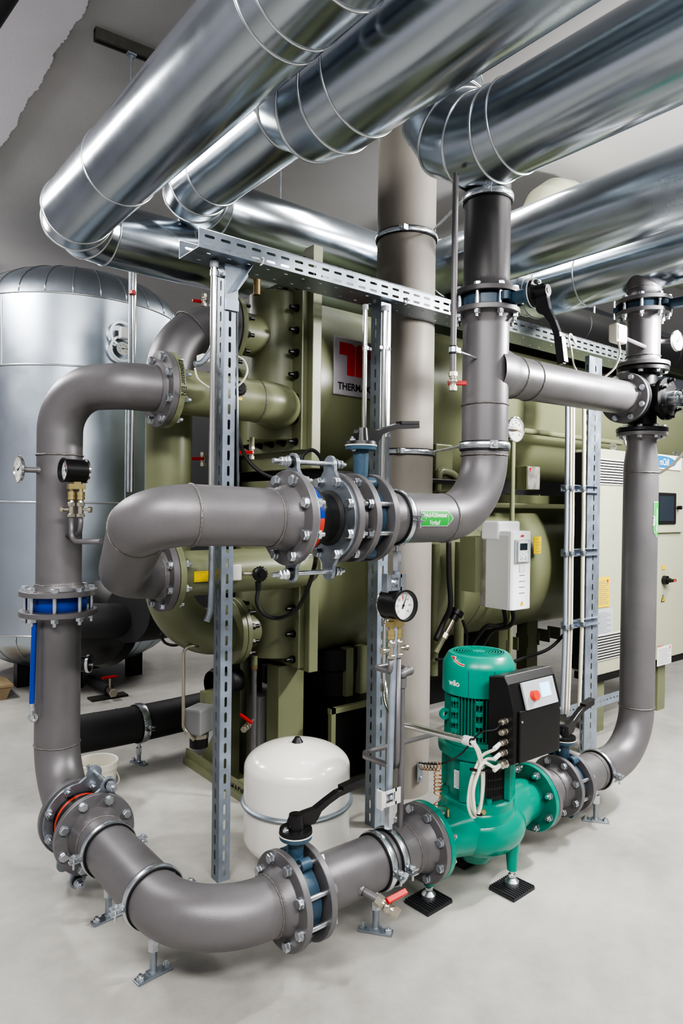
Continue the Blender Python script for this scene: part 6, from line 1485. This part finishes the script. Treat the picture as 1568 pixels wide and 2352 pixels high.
# ================================================================== GREY ACTUATOR AND THIN STEEL TUBE
p = PY(457, 1652, 3.2); t = thing('valve_actuator', 'grey actuator box with black base left of the foremost strut', 'actuator', p)
b = MB(); b.box((p.x, p.y, p.z), (.13, .10, .135), M4.Translation(p) @ M4.Rotation(.5, 4, 'Z') @ M4.Translation(-p), ch=.012); hb = b.obj('housing', 'grey_box', t)
b = MB(); b.cyl(p-V((0, 0, .07)), p-V((0, 0, .09)), .05, n=28); b.obj('collar', 'nickel', t)
b = MB(); b.cyl(p-V((0, 0, .09)), p-V((0, 0, .14)), .047, n=28); b.obj('base', 'black', t)
b = MB(); b.box(p+V((.1, .06, .02)), (.1, .06, .2)); b.obj('mounting_plate', 'olive', t)
b = MB(); b.tube(arc_path([PY(455, 1483, 3.2), PY(421, 1484, 3.2), PY(421, 1672, 3.2), PY(446, 1700, 3.16)], [.04, .04], 8), .0085, 12); tag(b.obj('thin_tube', 'nickel'), 'thin bent metal tube dropping to the grey actuator box', 'tube')
p = PY(506, 1568, 3.3); b = MB(); b.lathe([(1e-5, -.05), (.07, -.045), (.085, -.02), (.085, .03), (.07, .06)], p, (-1, -.1, 0), 28); b.cyl(p, p+V((.12, 0, 0)), .06, n=20); tag(b.obj('black_cap', 'black_matt'), 'round black pump cover half hidden behind the foremost strut', 'pump')
# wall bracket on the column
p = PY(964, 1772, 2.66); t = thing('wall_bracket', 'small zinc bracket plate on the column left of the pump', 'bracket', p); b = MB(); b.box(p, (.04, .004, .11)); b.obj('plate', 'zinc_dull', t)
for k in (.035, -.035): inst('bolt', NUT_S, t, p+V((0, -.002, k)), (0, -1, 0), .9)
# grey carton-like box behind the vessel
p = PY(590, 1690, 3.4); b = MB(); b.box((p.x+.05, 3.45, .26), (.2, .3, .52), ch=.01); tag(b.obj('grey_case', 'grey_box'), 'grey case on the floor behind the white expansion vessel', 'case')
a, c = D(-45, 80, 3.3), D(25, -30, 3.1); b = MB(); b.cyl(a, c, .05, n=24); tag(b.obj('insulated_pipe', 'black_matt'), 'dark insulated pipe just visible in the upper left corner', 'pipe')
# ================================================================== LIGHTS
def area(loc, tgt, sx, sy, e, col=(1, 1, 1)):
    l = bpy.data.lights.new('lamp', 'AREA'); l.shape = 'RECTANGLE'; l.size = sx; l.size_y = sy; l.energy = e; l.color = col
    o = bpy.data.objects.new('lamp', l); COL.objects.link(o); o.location = loc
    o.rotation_euler = (V(tgt)-V(loc)).to_track_quat('-Z', 'Y').to_euler(); return o
WARM = (1, .985, .96)
area((-1.2, .2, 3.7), (1.2, 2.2, .8), 1.6, .5, 58, WARM)
area((.6, -1.8, 3.8), (2.2, 2.0, .8), 2.6, .5, 110, WARM)
area((4.1, -.6, 3.6), (3.3, 2.2, .9), 1.6, .5, 90, WARM)
area((5.0, .9, 3.9), (4.3, 2.8, 0), 1.6, .4, 70, WARM)
area((3.95, .95, 2.72), (3.64, 1.95, 2.6), .3, .15, 70, WARM)
area((3.0, 2.9, 3.95), (3.5, 3.3, 2.2), 1.0, .3, 14, WARM)
area((-.4, 5.6, 3.95), (1.3, 5.0, 0), 1.6, .5, 60, WARM)
area((.8, 8.3, 3.95), (2.2, 6.5, 0), 1.6, .5, 45, WARM)
area((6.2, 7.0, 3.95), (5.5, 6.2, 0), 1.6, .5, 45, WARM)
area((4.2, 5.4, 3.95), (4.0, 5.4, 0), 1.6, .5, 20, WARM)
w = bpy.data.worlds.new('world'); scene.world = w; w.use_nodes = True
w.node_tree.nodes['Background'].inputs[0].default_value = (.8, .85, .9, 1); w.node_tree.nodes['Background'].inputs[1].default_value = .3
for i, (x, y) in enumerate([(-1.2, .2), (.6, -1.8), (4.6, -1.2), (-.4, 5.6), (.8, 8.3), (6.2, 7.0), (9.5, 2.0)]):
    t = thing('ceiling_light', ['white ceiling luminaire to the left of the pipes', 'white ceiling luminaire above the walkway in front of the pipes', 'white ceiling luminaire to the right of the tall riser', 'white ceiling luminaire left of the silver tank', 'white ceiling luminaire behind the silver tank', 'white ceiling luminaire behind the olive chiller', 'white ceiling luminaire beyond the control cabinet'][i], 'ceiling light', (x, y, CZ), 'ceiling luminaires')
    b = MB(); b.box((x, y, CZ-.04), (1.5, .2, .08)); b.obj('housing', 'white_plastic', t)
    b = MB(); b.box((x, y, CZ-.085), (1.45, .15, .012)); b.obj('diffuser', 'lamp', t)
scene.view_settings.view_transform = 'AgX'
try: scene.view_settings.look = 'AgX - High Contrast'
except Exception: pass
scene.view_settings.exposure = .62
scene.cycles.max_bounces = 8; scene.cycles.diffuse_bounces = 4; scene.cycles.glossy_bounces = 5
scene.cycles.caustics_reflective = False; scene.cycles.caustics_refractive = False
scene.cycles.sample_clamp_indirect = 6
